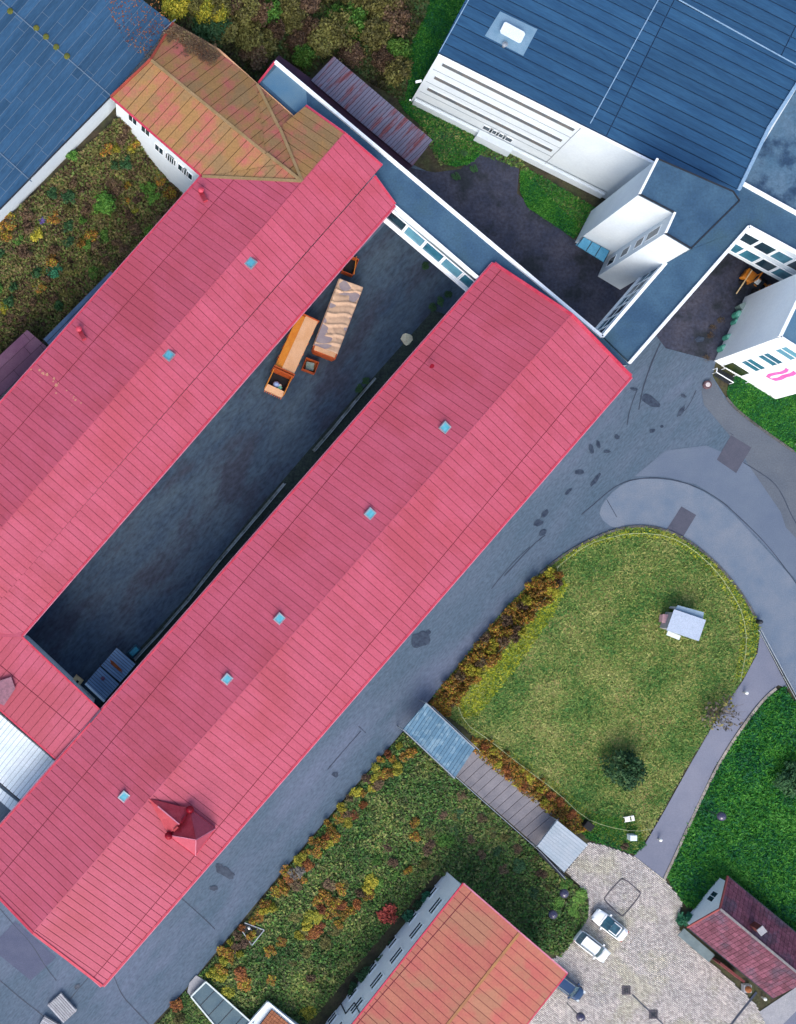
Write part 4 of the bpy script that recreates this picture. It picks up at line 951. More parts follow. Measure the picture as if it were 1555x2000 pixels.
# ---- lean-to at the left edge and blue canopy strip
lt = thing('lean_to_shed', 'lean-to with plum coloured sheet roof against the pink hall at the left edge', 'shed', center([P(20, 720, 0)]))
q = [P(-120, 805, 5.6), P(53, 644, 5.6), P(97, 682, 5.2), P(-80, 850, 5.2)]; walls('wall', q, 0, concrete, lt, .3, .3)
pool = []; panels(pool, q, q[1] - q[0], .95, spacing=4.5, stagger=3, gap=.06, th=.05, m=plum, deck=plum_dk, parent=lt); flush(pool, lt, 'roof_sheet')
bc = thing('service_canopy', 'narrow blue grey metal canopy tucked under the pink eaves by the garden', 'canopy', center([P(160, 600, 0)]))
q = [P(85, 662, 6.4), P(215, 530, 6.4), P(240, 545, 6.2), P(110, 690, 6.2)]
pool = []; panels(pool, q, q[1] - q[0], .5, gap=.07, th=.06, m=mat('blue_grey_sheet', (.06, .11, .20), (.09, .16, .27), 1, .5, rnd=.15), deck=iron, parent=bc); flush(pool, bc, 'roof_sheet')
for v in (q[0], q[1]): MB().beam(v, Vector((v.x, v.y, 0)), .12, .12).build('post', iron, bc)

# ================================================================== STAIRWAY down the bank
st = thing('covered_stairway', 'long concrete stairway down the bank, glazed cover above and pale canopy below', 'stairway', G(960, 1530))
def lerp2(a, b, t): return (a[0] + (b[0] - a[0]) * t, a[1] + (b[1] - a[1]) * t)
LA, LB = (787, 1424), (1052, 1655)      # left line, top to bottom
RA, RB = (832, 1378), (1105, 1610)
# upper translucent cover
cvm = mat('wet_blue_sheet', (.14, .27, .38), (.19, .33, .44), .8, .3, rnd=.12, c3=(.30, .44, .53), s3=1.2)
q = [P(832, 1373, 2.4), P(927, 1462, 2.0), P(888, 1520, 2.0), P(787, 1425, 2.4)]
pool = []; panels(pool, q, q[2] - q[1], .42, gap=.05, th=.05, m=cvm, deck=mat('cover_joint', (.08, .16, .24), rough=.5), parent=st)
flush(pool, st, 'cover_sheet')
beams('edge_rail', [(q[0], q[1]), (q[3], q[2])], .12, .12, steel, st, .08)
for v in q: MB().beam(v, Vector((v.x, v.y, float(hgt(900, 1450)) - 1)), .12, .12).build('post', steel, st)
drop = mat('rain_bead', (.75, .85, .9), rough=.1)
# steps
n = 13
for i in range(n):
    t0, t1 = .36 + i * .60 / n, .36 + (i + 1) * .60 / n
    a, b = lerp2(LA, LB, t0), lerp2(LA, LB, t1); c, d_ = lerp2(RA, RB, t0), lerp2(RA, RB, t1)
    z = float(hgt((a[0] + d_[0]) / 2, (a[1] + d_[1]) / 2)) + .18
    q2 = [P(*a, z), P(*lerp2(a, b, .95), z), P(*lerp2(c, d_, .95), z), P(*c, z)]
    MB().prism(q2, [v - Vector((0, 0, .7)) for v in q2]).build('step', step_m, st)
sheet('stair_foot', [lerp2(LA, LB, .93), LB, RB, lerp2(RA, RB, .93)], .1, step_m, 60, None, st)
q = [P(1088, 1602, -.4), P(1148, 1650, -.5), P(1102, 1703, -.5), P(1049, 1653, -.4)]
pool = []; panels(pool, q, q[1] - q[0], .36, gap=.05, th=.05, m=mat('pale_canopy_sheet', (.50, .56, .60), (.42, .50, .55), .8, .45, rnd=.08), deck=corr_gap, parent=st); flush(pool, st, 'canopy_sheet')
for v in q: MB().beam(v, Vector((v.x, v.y, -3.2)), .12, .12).build('post', steel, st)
for l in ([(790, 1430), (890, 1518), (960, 1580), (1050, 1660), (1098, 1712)], [(840, 1378), (930, 1462)]):
    pts = [G(*p) for p in l]
    for a, b in zip(pts, pts[1:]): MB().beam(a + Vector((0, 0, .95)), b + Vector((0, 0, .95)), .07, .07).build('handrail', steel, st)
    for a in pts: MB().beam(a, a + Vector((0, 0, .95)), .06, .06).build('baluster', steel, st)
MB().beam(G(1052, 1662, .3), G(1100, 1712, .3), .45, .5).build('cheek_wall', iron, st)

# ================================================================== VEHICLES
def loft(mb, secs):
    """secs: list of rings (same count) of Vectors, closed"""
    n = len(secs[0]); vs = [v for s in secs for v in s]; fs = []
    for k in range(len(secs) - 1):
        fs += [(k * n + i, k * n + (i + 1) % n, (k + 1) * n + (i + 1) % n, (k + 1) * n + i) for i in range(n)]
    fs.append(tuple(range(n - 1, -1, -1))); fs.append(tuple(range((len(secs) - 1) * n, len(secs) * n)))
    return mb.add(vs, fs)
def bevel(o, wdt=.04, seg=2):
    m = o.modifiers.new('bevel', 'BEVEL'); m.width = wdt; m.segments = seg; m.limit_method = 'ANGLE'; m.angle_limit = R(40)
def make_car(label, px, py, heading, paint, kind='sedan', extra=None):
    """local x = forward"""
    g = G(px, py, .06); t = thing('parked_car', label, 'car', g, heading, 'cars parked on the forecourt')
    W = .90
    # body shell sections along x: (x, half width, sill z, shoulder z, deck z)
    xs = [(-2.28, .62, .38, .62, .70), (-2.18, .78, .28, .80, .92), (-1.7, .87, .22, .88, .98), (-.8, W, .20, .90, .98), (.5, W, .20, .90, .98), (1.2, .89, .2, .86, .95), (1.8, .84, .22, .76, .86), (2.12, .72, .28, .62, .70), (2.26, .50, .36, .50, .54)]
    if kind == 'estate': xs[0] = (-2.22, .74, .34, .72, .88); xs[1] = (-2.16, .82, .28, .86, .98)
    mb = MB(); secs = []
    for x, w_, z0, z1, z2 in xs:
        secs.append([Vector((x, -w_ * .92, z0)), Vector((x, -w_, (z0 + z1) / 2)), Vector((x, -w_ * .96, z1)), Vector((x, -w_ * .74, z2)), Vector((x, w_ * .74, z2)), Vector((x, w_ * .96, z1)), Vector((x, w_, (z0 + z1) / 2)), Vector((x, w_ * .92, z0))])
    loft(mb, secs); body = mb.build('body', paint, t, False, True)
    body.data.polygons.foreach_set('use_smooth', [True] * len(body.data.polygons))
    s = body.modifiers.new('sub', 'SUBSURF'); s.levels = s.render_levels = 1
    if kind == 'sedan': cab = dict(b0=-1.45, r0=-.95, r1=.15, b1=1.02, zr=1.40)
    else: cab = dict(b0=-2.12, r0=-1.72, r1=.35, b1=1.12, zr=1.52)
    zb = .93; wb = .76; wr = .60
    B = [Vector((cab['b0'], -wb, zb)), Vector((cab['b1'], -wb, zb - .04)), Vector((cab['b1'] + .12, 0, zb - .04)), Vector((cab['b1'], wb, zb - .04)), Vector((cab['b0'], wb, zb)), Vector((cab['b0'] - .06, 0, zb))]
    T = [Vector((cab['r0'], -wr, cab['zr'] - .03)), Vector((cab['r1'], -wr, cab['zr'] - .02)), Vector((cab['r1'] + .08, 0, cab['zr'])), Vector((cab['r1'], wr, cab['zr'] - .02)), Vector((cab['r0'], wr, cab['zr'] - .03)), Vector((cab['r0'] - .04, 0, cab['zr']))]
    core = [v.lerp(Vector((v.x * .96, v.y * .95, v.z)), 1) for v in B], [Vector((v.x * .96, v.y * .93, v.z - .03)) for v in T]
    MB().prism(core[1], core[0]).build('cabin_frame', paint, t, False)
    def quad(a, b, c, d, nm, m, th=.03, shrink=.93):
        cc = (a + b + c + d) / 4; q = [cc + (v - cc) * shrink for v in (a, b, c, d)]; nrm = (q[1] - q[0]).cross(q[3] - q[0]).normalized()
        if nrm.dot(cc - Vector((-.3, 0, .6))) < 0: nrm = -nrm
        qb = [v - nrm * th for v in q]; qq = [v + nrm * .012 for v in q]
        MB().add(qq + qb, [(0, 1, 2, 3), (7, 6, 5, 4), (0, 4, 5, 1), (1, 5, 6, 2), (2, 6, 7, 3), (3, 7, 4, 0)]).build(nm, m, t, False)
    for s_ in ((1, 2), (2, 3)):
        i, j = s_; a, b, c, d = B[i], B[j], T[j], T[i]
        cc = (a + b + c + d) / 4; e = 1.0
        quad(a, b, c, d, 'windscreen', carglass, shrink=.985)
    for i, j in ((4, 5), (5, 0)): quad(B[i], B[j], T[j], T[i], 'rear_window', carglass, shrink=.97)
    for i, j in ((0, 1), (3, 4)): quad(B[i], B[j], T[j], T[i], 'side_window', carglass, shrink=.88)
    rp = [Vector((v.x, v.y * 1.02, v.z + .012)) for v in T]
    MB().prism(rp, [v - Vector((0, 0, .05)) for v in rp]).build('roof', paint if kind != 'glass' else carglass, t, False)
    if kind == 'sedan':
        q = [Vector((cab['r0'] + .12, -wr * .86, 1.41)), Vector((cab['r1'] + .06, -wr * .86, 1.41)), Vector((cab['r1'] + .06, wr * .86, 1.41)), Vector((cab['r0'] + .12, wr * .86, 1.41))]
        MB().prism([v + Vector((0, 0, .012)) for v in q], [v - Vector((0, 0, .02)) for v in q]).build('glass_roof', carglass, t, False)
        for s_ in (-1, 1): MB().beam((-1.6, s_ * .60, 1.0), (-2.0, s_ * .5, .97), .03, .02).build('boot_seam', iron, t, False)
    else:
        for s_ in (-1, 1): MB().beam((cab['r0'] + .1, s_ * .57, 1.55), (cab['r1'] - .1, s_ * .57, 1.55), .05, .05).build('roof_rail', steel, t, False)
    for x in (-1.36, 1.38):
        for s_ in (-1, 1):
            wv = MB().tube((x, s_ * .68, .32), (x, s_ * .90, .32), .32, n=16).build('wheel', tyre, t, False)
            MB().tube((x, s_ * .89, .32), (x, s_ * .915, .32), .2, n=12).build('rim', steel, wv, False)
    for s_ in (-1, 1):
        MB().box((1.98, s_ * .62, .68), (.32, .26, .14)).build('headlight', lamp_clear, t, False)
        MB().box((-2.13, s_ * .66, .76), (.10, .22, .12)).build('tail_light', lamp_red, t, False)
        MB().box((.78, s_ * .98, .98), (.2, .22, .13)).build('wing_mirror', paint, t, False)
    MB().beam((1.25, -.62, .952), (1.25, .62, .952), .025, .015).build('bonnet_seam', iron, t, False)
    MB().box((2.24, 0, .42), (.06, .8, .14)).build('grille', iron, t, False)
    MB().beam((-.2, -.885, .55), (-.2, -.905, .9), .02, .02).build('door_seam', iron, t, False)
    return t
# heading: image direction (dx,dy) -> world angle
def head(dx, dy): return math.atan2(-dy, dx)
make_car('white saloon with dark glass roof, the car nearer the dark ring in the paving', 1186, 1803, head(-.79, -.61), carpaint, 'sedan')
make_car('white estate car with solid white roof and roof rails, nearer the red roofed block', 1152, 1845, head(.79, .61), carpaint, 'estate')
make_car('dark blue car half hidden behind the corner of the red roofed block', 1103, 1921, head(.80, .60), carblue, 'estate')

# press container in the courtyard
def world2(px, py, z, t):
    v = P(px, py, z); M = Matrix.Rotation(-t.rotation_euler.z, 3, 'Z'); return M @ (v - Vector(t.location))
hd_ = head(535 - 599, 764 - 624)
pc = thing('compactor_container', 'long orange waste compactor container with open hopper in the courtyard, nearest the left hall', 'waste container', G(566, 696), hd_)
Lc, Wc = 6.6, 2.3
MB().prism([Vector(v) for v in ((-4.3, Wc / 2, 2.25), (2.2, Wc / 2, 2.25), (2.2, -.35, 2.3), (-4.3, -.35, 2.3))], [Vector(v) for v in ((-4.3, Wc / 2, .3), (2.2, Wc / 2, .3), (2.2, -.35, .3), (-4.3, -.35, .3))]).build('container_lid', orange_pale, pc, False)
MB().prism([Vector(v) for v in ((-4.2, -.36, 2.28), (2.2, -.36, 2.28), (2.2, -Wc / 2, 1.9), (-4.2, -Wc / 2, 1.9))], [Vector(v) for v in ((-4.2, -.36, .3), (2.2, -.36, .3), (2.2, -Wc / 2, .3), (-4.2, -Wc / 2, .3))]).build('container_side', orange, pc, False)
for x in (-4.35, 2.25, 2.5): MB().box((x, 0, 1.3), (.12, Wc + .25, 2.2)).build('frame_rib', orange_dk, pc, False)
for x in (-3.0, -1.7, -.4, .9): 
    for s in (-1, 1): MB().box((x, s * (Wc / 2 + .05), 1.1), (.12, .1, 1.6)).build('side_rib', orange_dk, pc, False)
hp_ = MB(); 
for s in (-1, 1): hp_.box((3.6, s * (Wc / 2 - .04), 1.05), (2.1, .09, 1.7))
hp_.box((3.6, 0, .35), (2.1, Wc - .2, .1)); hp_.build('hopper', orange, pc, False)
MB().box((3.3, 0, .45), (1.5, Wc - .22, .12)).build('hopper_floor', dark, pc, False)
MB().prism([Vector(v) for v in ((4.2, -1.05, 1.25), (4.9, -1.1, 1.0), (4.9, 1.1, 1.0), (4.2, 1.05, 1.25))], [Vector(v) for v in ((4.2, -1.05, .4), (4.9, -1.1, .6), (4.9, 1.1, .6), (4.2, 1.05, .4))]).build('loading_lip', orange_pale, pc, False)
for i in range(9): MB().beam((4.88, -1.0 + i * .25, .95), (5.08, -1.0 + i * .25 + .03, .8), .09, .07).build('lip_tooth', orange_dk, pc, False)
for i, (x, y, r, m) in enumerate(((3.75, -.1, .42, bagblue), (3.95, .45, .32, baggreen), (3.7, .35, .25, cloth_w))):
    b = MB().lathe((0, 0, 0), [(r * .6, 0), (r, r * .5), (r * .8, r), (r * .3, r * 1.25)], 9); b.v = [(v[0] * random.uniform(.85, 1.15), v[1] * random.uniform(.8, 1.1), v[2]) for v in b.v]
    o = b.build('rubbish_bag', m, None, False, True); o.location = pc.matrix_basis @ Vector((x, y, .52))
    tag(o, ['pale blue rubbish bag lying in the open orange hopper', 'mint green rubbish bag in the open orange hopper', 'small white rubbish bag between two others in the orange hopper'][i], 'rubbish bag')
# tarpaulined skip
hd2 = head(631 - 683, 693 - 558)
tk = thing('skip_container', 'long orange skip covered with a creased tan tarpaulin holding rain water, in the courtyard', 'skip', G(652, 632), hd2)
MB().prism([Vector((x, y, 2.1)) for x, y in ((-4.35, -1.42), (4.0, -1.42), (4.35, -1.1), (4.35, 1.42), (-4.35, 1.42))], [Vector((x, y, .2)) for x, y in ((-4.2, -1.3), (3.9, -1.3), (4.2, -1.05), (4.2, 1.3), (-4.2, 1.3))]).build('body', orange_dk, tk, False)
MB().box((3.95, 0, 2.16), (.5, 2.5, .14)).build('front_rail', orange_pale, tk, False)
nx_, ny_ = 90, 30; xs_ = np.linspace(-4.4, 3.75, nx_); ys_ = np.linspace(-1.48, 1.48, ny_); XX, YY = np.meshgrid(xs_, ys_, indexing='ij')
ZZ = 2.34 + .0 * XX
for cx in (-3.3, -1.9, -.55, .75, 2.0, 3.0):
    ph = rng.uniform(-.5, .5); dd_ = (XX - cx + .22 * YY + .12 * np.sin(YY * 2.2 + ph)); ZZ += .17 * np.exp(-(dd_ / .14) ** 2) - .07 * np.exp(-((dd_ - .3) / .22) ** 2)
for _ in range(16):
    cx, cy = rng.uniform(-4, 3.5), rng.uniform(-1.2, 1.2); an = rng.uniform(0, 3.14); l = (XX - cx) * math.cos(an) + (YY - cy) * math.sin(an); m_ = -(XX - cx) * math.sin(an) + (YY - cy) * math.cos(an)
    ZZ += rng.uniform(-.08, .12) * np.exp(-(l / .12) ** 2 - (m_ / .8) ** 2)
for cx, cy, r in ((3.0, -.9, 1.1), (2.9, -.1, .9), (2.3, -1.2, .9), (-3.8, -.8, .95), (-3.4, -.2, .6), (-3.1, 1.0, .75), (-2.7, .7, .6), (-1.3, -1.2, .8), (-.9, 1.4, .5), (.9, -1.35, .8), (.6, 1.4, .6), (1.9, -1.4, .7)):
    ZZ -= .20 * np.exp(-(((XX - cx) / r) ** 2 + ((YY - cy) / (r * .7)) ** 2))
edge = np.minimum(np.minimum(XX + 4.4, 3.75 - XX), np.minimum(YY + 1.48, 1.48 - YY)); ZZ = np.where(edge < .02, 1.75, ZZ)
V = np.stack([XX, YY, ZZ], -1).reshape(-1, 3); ii = np.arange(nx_ * ny_).reshape(nx_, ny_); Fc = np.stack([ii[:-1, :-1], ii[1:, :-1], ii[1:, 1:], ii[:-1, 1:]], -1).reshape(-1, 4)
o = npmesh('tarpaulin', V, Fc, tarp, None); o.parent = tk
w_ = MB().box((-.3, 0, 2.105), (8.0, 2.8, .16)).build('rain_water', puddle, tk, False)
# little open trolley skip
def open_box(t, L_, W_, h, z0, m, inner, th=.06):
    for x, y, a, b in ((0, W_ / 2, L_ + th, th), (0, -W_ / 2, L_ + th, th), (L_ / 2, 0, th, W_ - th), (-L_ / 2, 0, th, W_ - th)): MB().box((x, y, z0 + h / 2), (a, b, h)).build('side_panel', m, t, False)
    MB().box((0, 0, z0 + .04), (L_ - th, W_ - th, .08)).build('floor', inner, t, False)
ts = thing('tipping_skip', 'small square open orange skip beside the two big containers in the courtyard', 'skip', G(604, 717), hd2)
open_box(ts, 1.35, 1.5, .8, .15, orange_dk, rust); MB().box((0, 0, .35), (.9, .9, .3), rz=.2).build('load', mat('scrap_grey', (.25, .27, .28), (.1, .2, .14), 4, .8), ts, False)
t2 = thing('tipping_skip', 'orange open tipping skip half under the eaves of the left hall', 'skip', G(681, 523), hd2)
open_box(t2, 1.9, 1.3, .9, .15, orange_dk, dark); MB().beam((-1.2, .3, .9), (1.0, .7, 1.5), .08, .08).build('lifting_bar', orange, t2, False)
# forklift by the right edge
fl = thing('wheel_loader', 'small orange wheel loader parked in the dark passage under the glazed bridge', 'loader', G(1466, 553), head(.75, .6))
MB().box((-.9, 0, .75), (1.3, 1.3, .8)).build('engine_cover', orange, fl, False); bevel(fl.children[-1], .12)
MB().box((.35, 0, .65), (1.2, 1.1, .6)).build('chassis', iron, fl, False)
MB().box((.2, 0, 1.05), (.5, .5, .3)).build('seat', cloth_w, fl, False)
for s in (-1, 1):
    for x in (-.85, .95): MB().tube((x, s * .55, .42), (x, s * .9, .42), .42, n=14).build('wheel', tyre, fl, False)
    MB().beam((-.3, s * .5, 1.1), (-.3, s * .5, 2.1), .07, .07).build('roll_bar', orange, fl, False)
    MB().beam((.1, s * .45, .9), (1.7, s * .45, .7), .12, .2).build('lift_arm', orange, fl, False)
MB().beam((-.3, -.55, 2.1), (-.3, .55, 2.1), .1, .1).build('roll_hoop', orange, fl, False)
MB().prism([Vector(v) for v in ((1.6, -.9, .8), (1.75, -.9, .8), (1.75, .9, .8), (1.6, .9, .8))], [Vector(v) for v in ((1.55, -.9, .1), (2.2, -.9, .1), (2.2, .9, .1), (1.55, .9, .1))]).build('bucket', orange, fl, False)
MB().beam(G(1469, 527, 1.6), G(1438, 574, .3), .12, .1).build('boom_pole', tan, None); o = bpy.data.objects['boom_pole']
tag(o, 'long thin timber pole leaning beside the orange loader', 'pole')

# ================================================================== SMALL THINGS
def single(name, mb, m, label, cat, group=None, smooth=False):
    return tag(mb.build(name, m, None, True, smooth), label, cat, group)
# corrugated store in the courtyard
cs = thing('storage_shelter', 'low shelter roofed with two blue corrugated sheets and a rust stain, bottom of the courtyard', 'shelter', G(215, 1318))
for k, q in enumerate(([P(167, 1335, 2.4), P(195, 1302, 2.4), P(233, 1336, 2.3), P(204, 1369, 2.3)], [P(197, 1300, 2.45), P(228, 1265, 2.45), P(265, 1297, 2.35), P(235, 1333, 2.35)])):
    pool = []; panels(pool, q, q[3] - q[0], .3, gap=.05, th=.05, m=corr_blue, deck=iron, parent=cs); flush(pool, cs, 'corrugated_sheet')
    for v in q: MB().beam(v, Vector((v.x, v.y, 0)), .1, .1).build('post', iron, cs)
MB().beam(P(167, 1335, 2.5), P(204, 1370, 2.4), .25, .1).build('front_trim', corr_white, cs)
MB().prism([P(215, 1288, 2.54), P(222, 1292, 2.54), P(236, 1306, 2.54), P(240, 1314, 2.54), P(230, 1308, 2.54), P(217, 1297, 2.54)], [P(215, 1288, 2.45), P(222, 1292, 2.45), P(236, 1306, 2.45), P(240, 1314, 2.45), P(230, 1308, 2.45), P(217, 1297, 2.45)]).build('rusty_lump', rust, cs)
MB().lathe(P(201, 1325, 2.42), [(.25, 0), (.2, .15), (.05, .2)], 7).build('debris', plum, cs)
cr = thing('crate', 'beige wooden crate with a dark hole in its lid, courtyard bottom corner', 'crate', G(150, 1331), R(-38))
MB().box((0, 0, .45), (1.05, 1.25, .9)).build('box', tan, cr, False); MB().box((.05, .1, .905), (.3, .35, .03)).build('hole', dark, cr, False)
bt = thing('tub', 'teal rounded tub standing beside the blue corrugated shelter', 'tub', G(262, 1272), R(45))
teal = mat('teal_plastic', (.02, .20, .28), rough=.4)
for k in range(2):
    r = (1.5, 1.0) if k == 0 else (1.1, .6); MB().box((0, 0, .3 + k * .32), (r[0], r[1], .35)).build('basin' if k == 0 else 'inner_rim', teal if k else mat('dark_teal', (.01, .06, .10), rough=.4), bt, False); bevel(bt.children[-1], .15, 3)
bag = MB().lathe(G(795, 663), [(.62, 0), (.55, .25), (.3, .45), (.1, .5)], 11); bag.v = [(v[0] + random.uniform(-.15, .15), v[1] + random.uniform(-.12, .12), v[2] * random.uniform(.7, 1.2)) for v in bag.v]
single('cloth_bundle', bag, mat('cream_cloth', (.62, .58, .42), rough=.9), 'crumpled cream cloth bundle lying on the courtyard tarmac', 'bundle')
# retaining kerb along the trench by the right hall
def wall_thing(name, label, cat, line, hgt_, wd, m, pc_name='coping_stone', L_=1.4):
    t = thing(name, label, cat, G(*line[0])); 
    for a, b in zip(line, line[1:]):
        p, q = G(*a), G(*b); n = max(1, round((q - p).length / L_))
        for i in range(n): MB().beam(p.lerp(q, (i + .015) / n) + Vector((0, 0, hgt_ / 2)), p.lerp(q, (i + .985) / n) + Vector((0, 0, hgt_ / 2)), wd, hgt_).build(pc_name, m, t)
    return t
mw = mat('mossy_concrete', (.20, .23, .24), (.08, .10, .09), 1, .9, rnd=.25)
wall_thing('retaining_wall', 'low mossy concrete edging along the trench beside the right hall, upper length', 'low wall', [(732, 740), (694, 783), (649, 838), (611, 881)], .6, .26, mw)
wall_thing('retaining_wall', 'low mossy concrete edging along the trench beside the right hall, lower length', 'low wall', [(554, 945), (514, 993), (429, 1093), (366, 1173), (304, 1245), (262, 1287)], .6, .26, mw)
sheet('trench', [(728, 738), (846, 606), (890, 620), (700, 850), (570, 990), (410, 1175), (225, 1395), (196, 1376), (252, 1289), (360, 1171), (506, 991), (550, 941), (605, 877), (688, 781)], .01, mat('trench_mud', (.018, .026, .026), (.03, .045, .035), 1.5, .9, fine=.3, fscale=4))
tf = thing('railing', 'low iron railing standing on the mossy edging along the courtyard trench', 'railing', G(554, 945))
for ln in ([(730, 742), (649, 841), (613, 883)], [(556, 946), (514, 996), (429, 1096), (366, 1176), (264, 1289)]): rail(tf, ln, 1.0, steel, .03, 2.4)
pp_ = thing('drain_pipe', 'grey pipe run lying in the trench beside the right hall', 'pipe', G(520, 1012))
for a, b in (((528, 1000), (440, 1108)), ((438, 1110), (378, 1186))): MB().tube(G(*a, .35), G(*b, .35), .1).build('pipe_length', iron, pp_)
# garden shed on the lawn
sd_ = thing('garden_shed', 'small shed with two overlapping white roofs standing on the lawn island', 'shed', G(1342, 1220))
zg = float(hgt(1342, 1220))
q = [P(x, y, zg + 2.3) for x, y in ((1317, 1190), (1379, 1211), (1365, 1252), (1302, 1231))]
slab('roof', q, .08, mat('white_roof_sheet', (.52, .60, .72), (.46, .55, .66), 1, .6), sd_); walls('wall', q, zg - .1, wood, sd_, .3, .1)
q2 = [P(x, y, zg + 1.9) for x, y in ((1324, 1182), (1375, 1196), (1373, 1209), (1319, 1190))]; slab('rear_roof', q2, .06, mat('pale_blue_roof_sheet', (.33, .46, .56), (.28, .40, .5), 1, .6), sd_)
walls('rear_wall', q2, zg - .1, wood, sd_, .15, .08)
MB().beam(P(1303, 1236, zg + .9), P(1328, 1246, zg + .9), .5, .06).build('work_bench', corr_white, sd_)
bx = thing('hutch', 'dusty pink box hutch beside the white roofed garden shed', 'hutch', G(1295, 1208), R(-5)); MB().box((0, 0, .45), (.95, .85, .9)).build('box', pinkbox, bx, False); MB().box((.0, 0, .93), (1.1, 1.0, .06)).build('lid', pinkbox, bx, False)
MB().box((.55, 0, .4), (.2, .7, .7)).build('door', turret_m, bx, False)
# island rope fence
fnc = thing('rope_fence', 'thin pale rope fence on short posts running around the lawn island', 'fence', G(1240, 1040))
line = smooth([(1086, 1106), (1140, 1064), (1200, 1046), (1240, 1041), (1298, 1046), (1345, 1070), (1392, 1112), (1425, 1160), (1446, 1200), (1454, 1260), (1440, 1330)], 1, False)
line2 = smooth([(1085, 1108), (1085, 1135), (1060, 1170), (1000, 1240), (935, 1310), (885, 1362), (905, 1412), (945, 1438), (1010, 1490), (1085, 1545), (1135, 1594), (1180, 1612), (1235, 1622), (1272, 1616)], 1, False)
for ln in (line, line2):
    pts = [G(*p) for p in ln]
    for a, b in zip(pts, pts[1:]):
        MB().tube(a + Vector((0, 0, .6)), b + Vector((0, 0, .6)), .026, n=5).build('rope', rope_m, fnc)
    for a in pts[::2]: MB().tube(a, a + Vector((0, 0, .75)), .05, n=6).build('post', rope_m, fnc)
# chain / tape across the footpath mouth
tp_ = thing('barrier_rail', 'double white barrier rail across the mouth of the footpath', 'barrier', G(1520, 1300))
for o_ in (0, 5):
    for a, b in (((1482 + o_, 1230), (1530 + o_, 1320)), ((1530 + o_, 1320), (1585 + o_, 1420))): MB().tube(G(*a, .8), G(*b, .8), .032).build('rail', steel, tp_)
for p in ((1482, 1232), (1530, 1322), (1560, 1378)): MB().tube(G(*p), G(*p, .95), .06).build('post', steel, tp_)
single('bollard', MB().lathe(G(1479, 1214), [(.25, 0), (.25, .7), (.18, .85), (.05, .9)]), iron, 'black bollard at the corner of the lawn island by the footpath', 'bollard', smooth=True)
# globe lamps seen from above
def globe_lamp(px, py, label, hh=3.6):
    zt = float(hgt(px, py)) + hh; v = P(px, py, zt); bpx = VX + v.x * F / H; 
    ppx, ppy = VX + v.x * F / (H + 3), VY - v.y * F / (H + 3); zb = float(hgt(ppx, ppy))
    t = thing('globe_lamp', label, 'lamp post', Vector((v.x, v.y, zb)), group='globe lamp posts')
    MB().tube((0, 0, 0), (0, 0, hh - .3), .05).build('pole', iron, t, False)
    MB().lathe((0, 0, hh - .35), [(.12, 0), (.38, .1), (.52, .3), (.50, .5), (.34, .7), (.1, .8)], 18).build('globe', globe, t, False, True)
    MB().lathe((0, 0, hh + .42), [(.07, 0), (.05, .08)], 8).build('finial', steel, t, False)
globe_lamp(1102, 1745, 'dark globe lamp on the grass by the stairway foot, right of the red roofed block')
globe_lamp(1080, 1786, 'dark globe lamp on the grass closest to the two white cars')
globe_lamp(1411, 1595, 'dark globe lamp standing alone on the lush east lawn')
globe_lamp(1134, 1986, 'dark globe lamp on the paving below the dark blue car')
for i, (x, y) in enumerate(((1452, 1352), (1285, 1638), (1488, 1947), (1554, 868))):
    single('bollard_light', MB().lathe(G(x, y, .03), [(.1, 0), (.1, .55), (.2, .6), (.18, .75), (.05, .8)], 10), cloth_w, ['small white bollard light at the upper part of the footpath', 'small white bollard light at the foot of the footpath', 'small white bollard light by the corner of the tiled house', 'small white marker on the kerb of the corner lawn'][i], 'bollard light', smooth=True)
single('grit_bin', MB().box(G(1148, 1612, .45), (1.1, .9, .9), rz=R(-40)), dark, 'black grit bin on the grass beside the pale stairway canopy', 'bin'); bevel(bpy.data.objects['grit_bin'], .08)
single('utility_box', MB().box(G(1234, 1635, .5), (.8, .65, 1.0), rz=R(0)), corr_white, 'white utility box on the grass at the bottom tip of the lawn', 'utility box'); bevel(bpy.data.objects['utility_box'], .04)
lw_ = thing('deck_chair', 'small white deck chair lying on the lawn near its bottom tip', 'chair', G(1226, 1598), R(12))
for s in (-1, 1): MB().beam((-.6, s * .28, .3), (.6, s * .28, .4), .06, .06).build('frame', cloth_w, lw_, False); 
MB().box((-.2, 0, .36), (.6, .5, .05)).build('seat', cloth_w, lw_, False); MB().box((.42, 0, .42), (.34, .5, .05)).build('backrest', cloth_w, lw_, False)
for x in (-.5, .5):
    for s in (-1, 1): MB().beam((x, s * .28, 0), (x, s * .28, .35), .05, .05).build('leg', cloth_w, lw_, False)
# round well ring and drums in the passage
wr_ = thing('well_ring', 'round concrete shaft ring with pale lid at the edge of the yard', 'manhole', G(1380, 752))
MB().lathe((0, 0, 0), [(.48, 0), (.48, .25), (.40, .3)], 18).build('ring', mat('brown_ring', (.10, .06, .07), rough=.9), wr_, False); MB().lathe((0, 0, .2), [(.27, 0), (.27, .14), (.2, .18)], 14).build('lid', mat('pale_lid', (.5, .45, .46), rough=.8), wr_, False)
for i, (x, y, r, lb_) in enumerate(((1436, 617, .42, 'largest green drum at the top of the row along the white building'), (1433, 632, .38, 'green drum second in the row along the white building'), (1416, 661, .34, 'green drum second from the bottom of the row along the white building'), (1407, 683, .42, 'pale green drum at the bottom of the row along the white building'))):
    t = thing('drum', lb_, 'drum', G(x, y), 0, 'green drums along the white building')
    MB().lathe((0, 0, 0), [(r, 0), (r * 1.05, .45), (r, .9)], 14).build('barrel', green_bin, t, False); MB().lathe((0, 0, .9), [(r * .75, 0), (r * .7, .05)], 12).build('lid', mat('pale_green_lid', (.22, .50, .40), rough=.5), t, False)
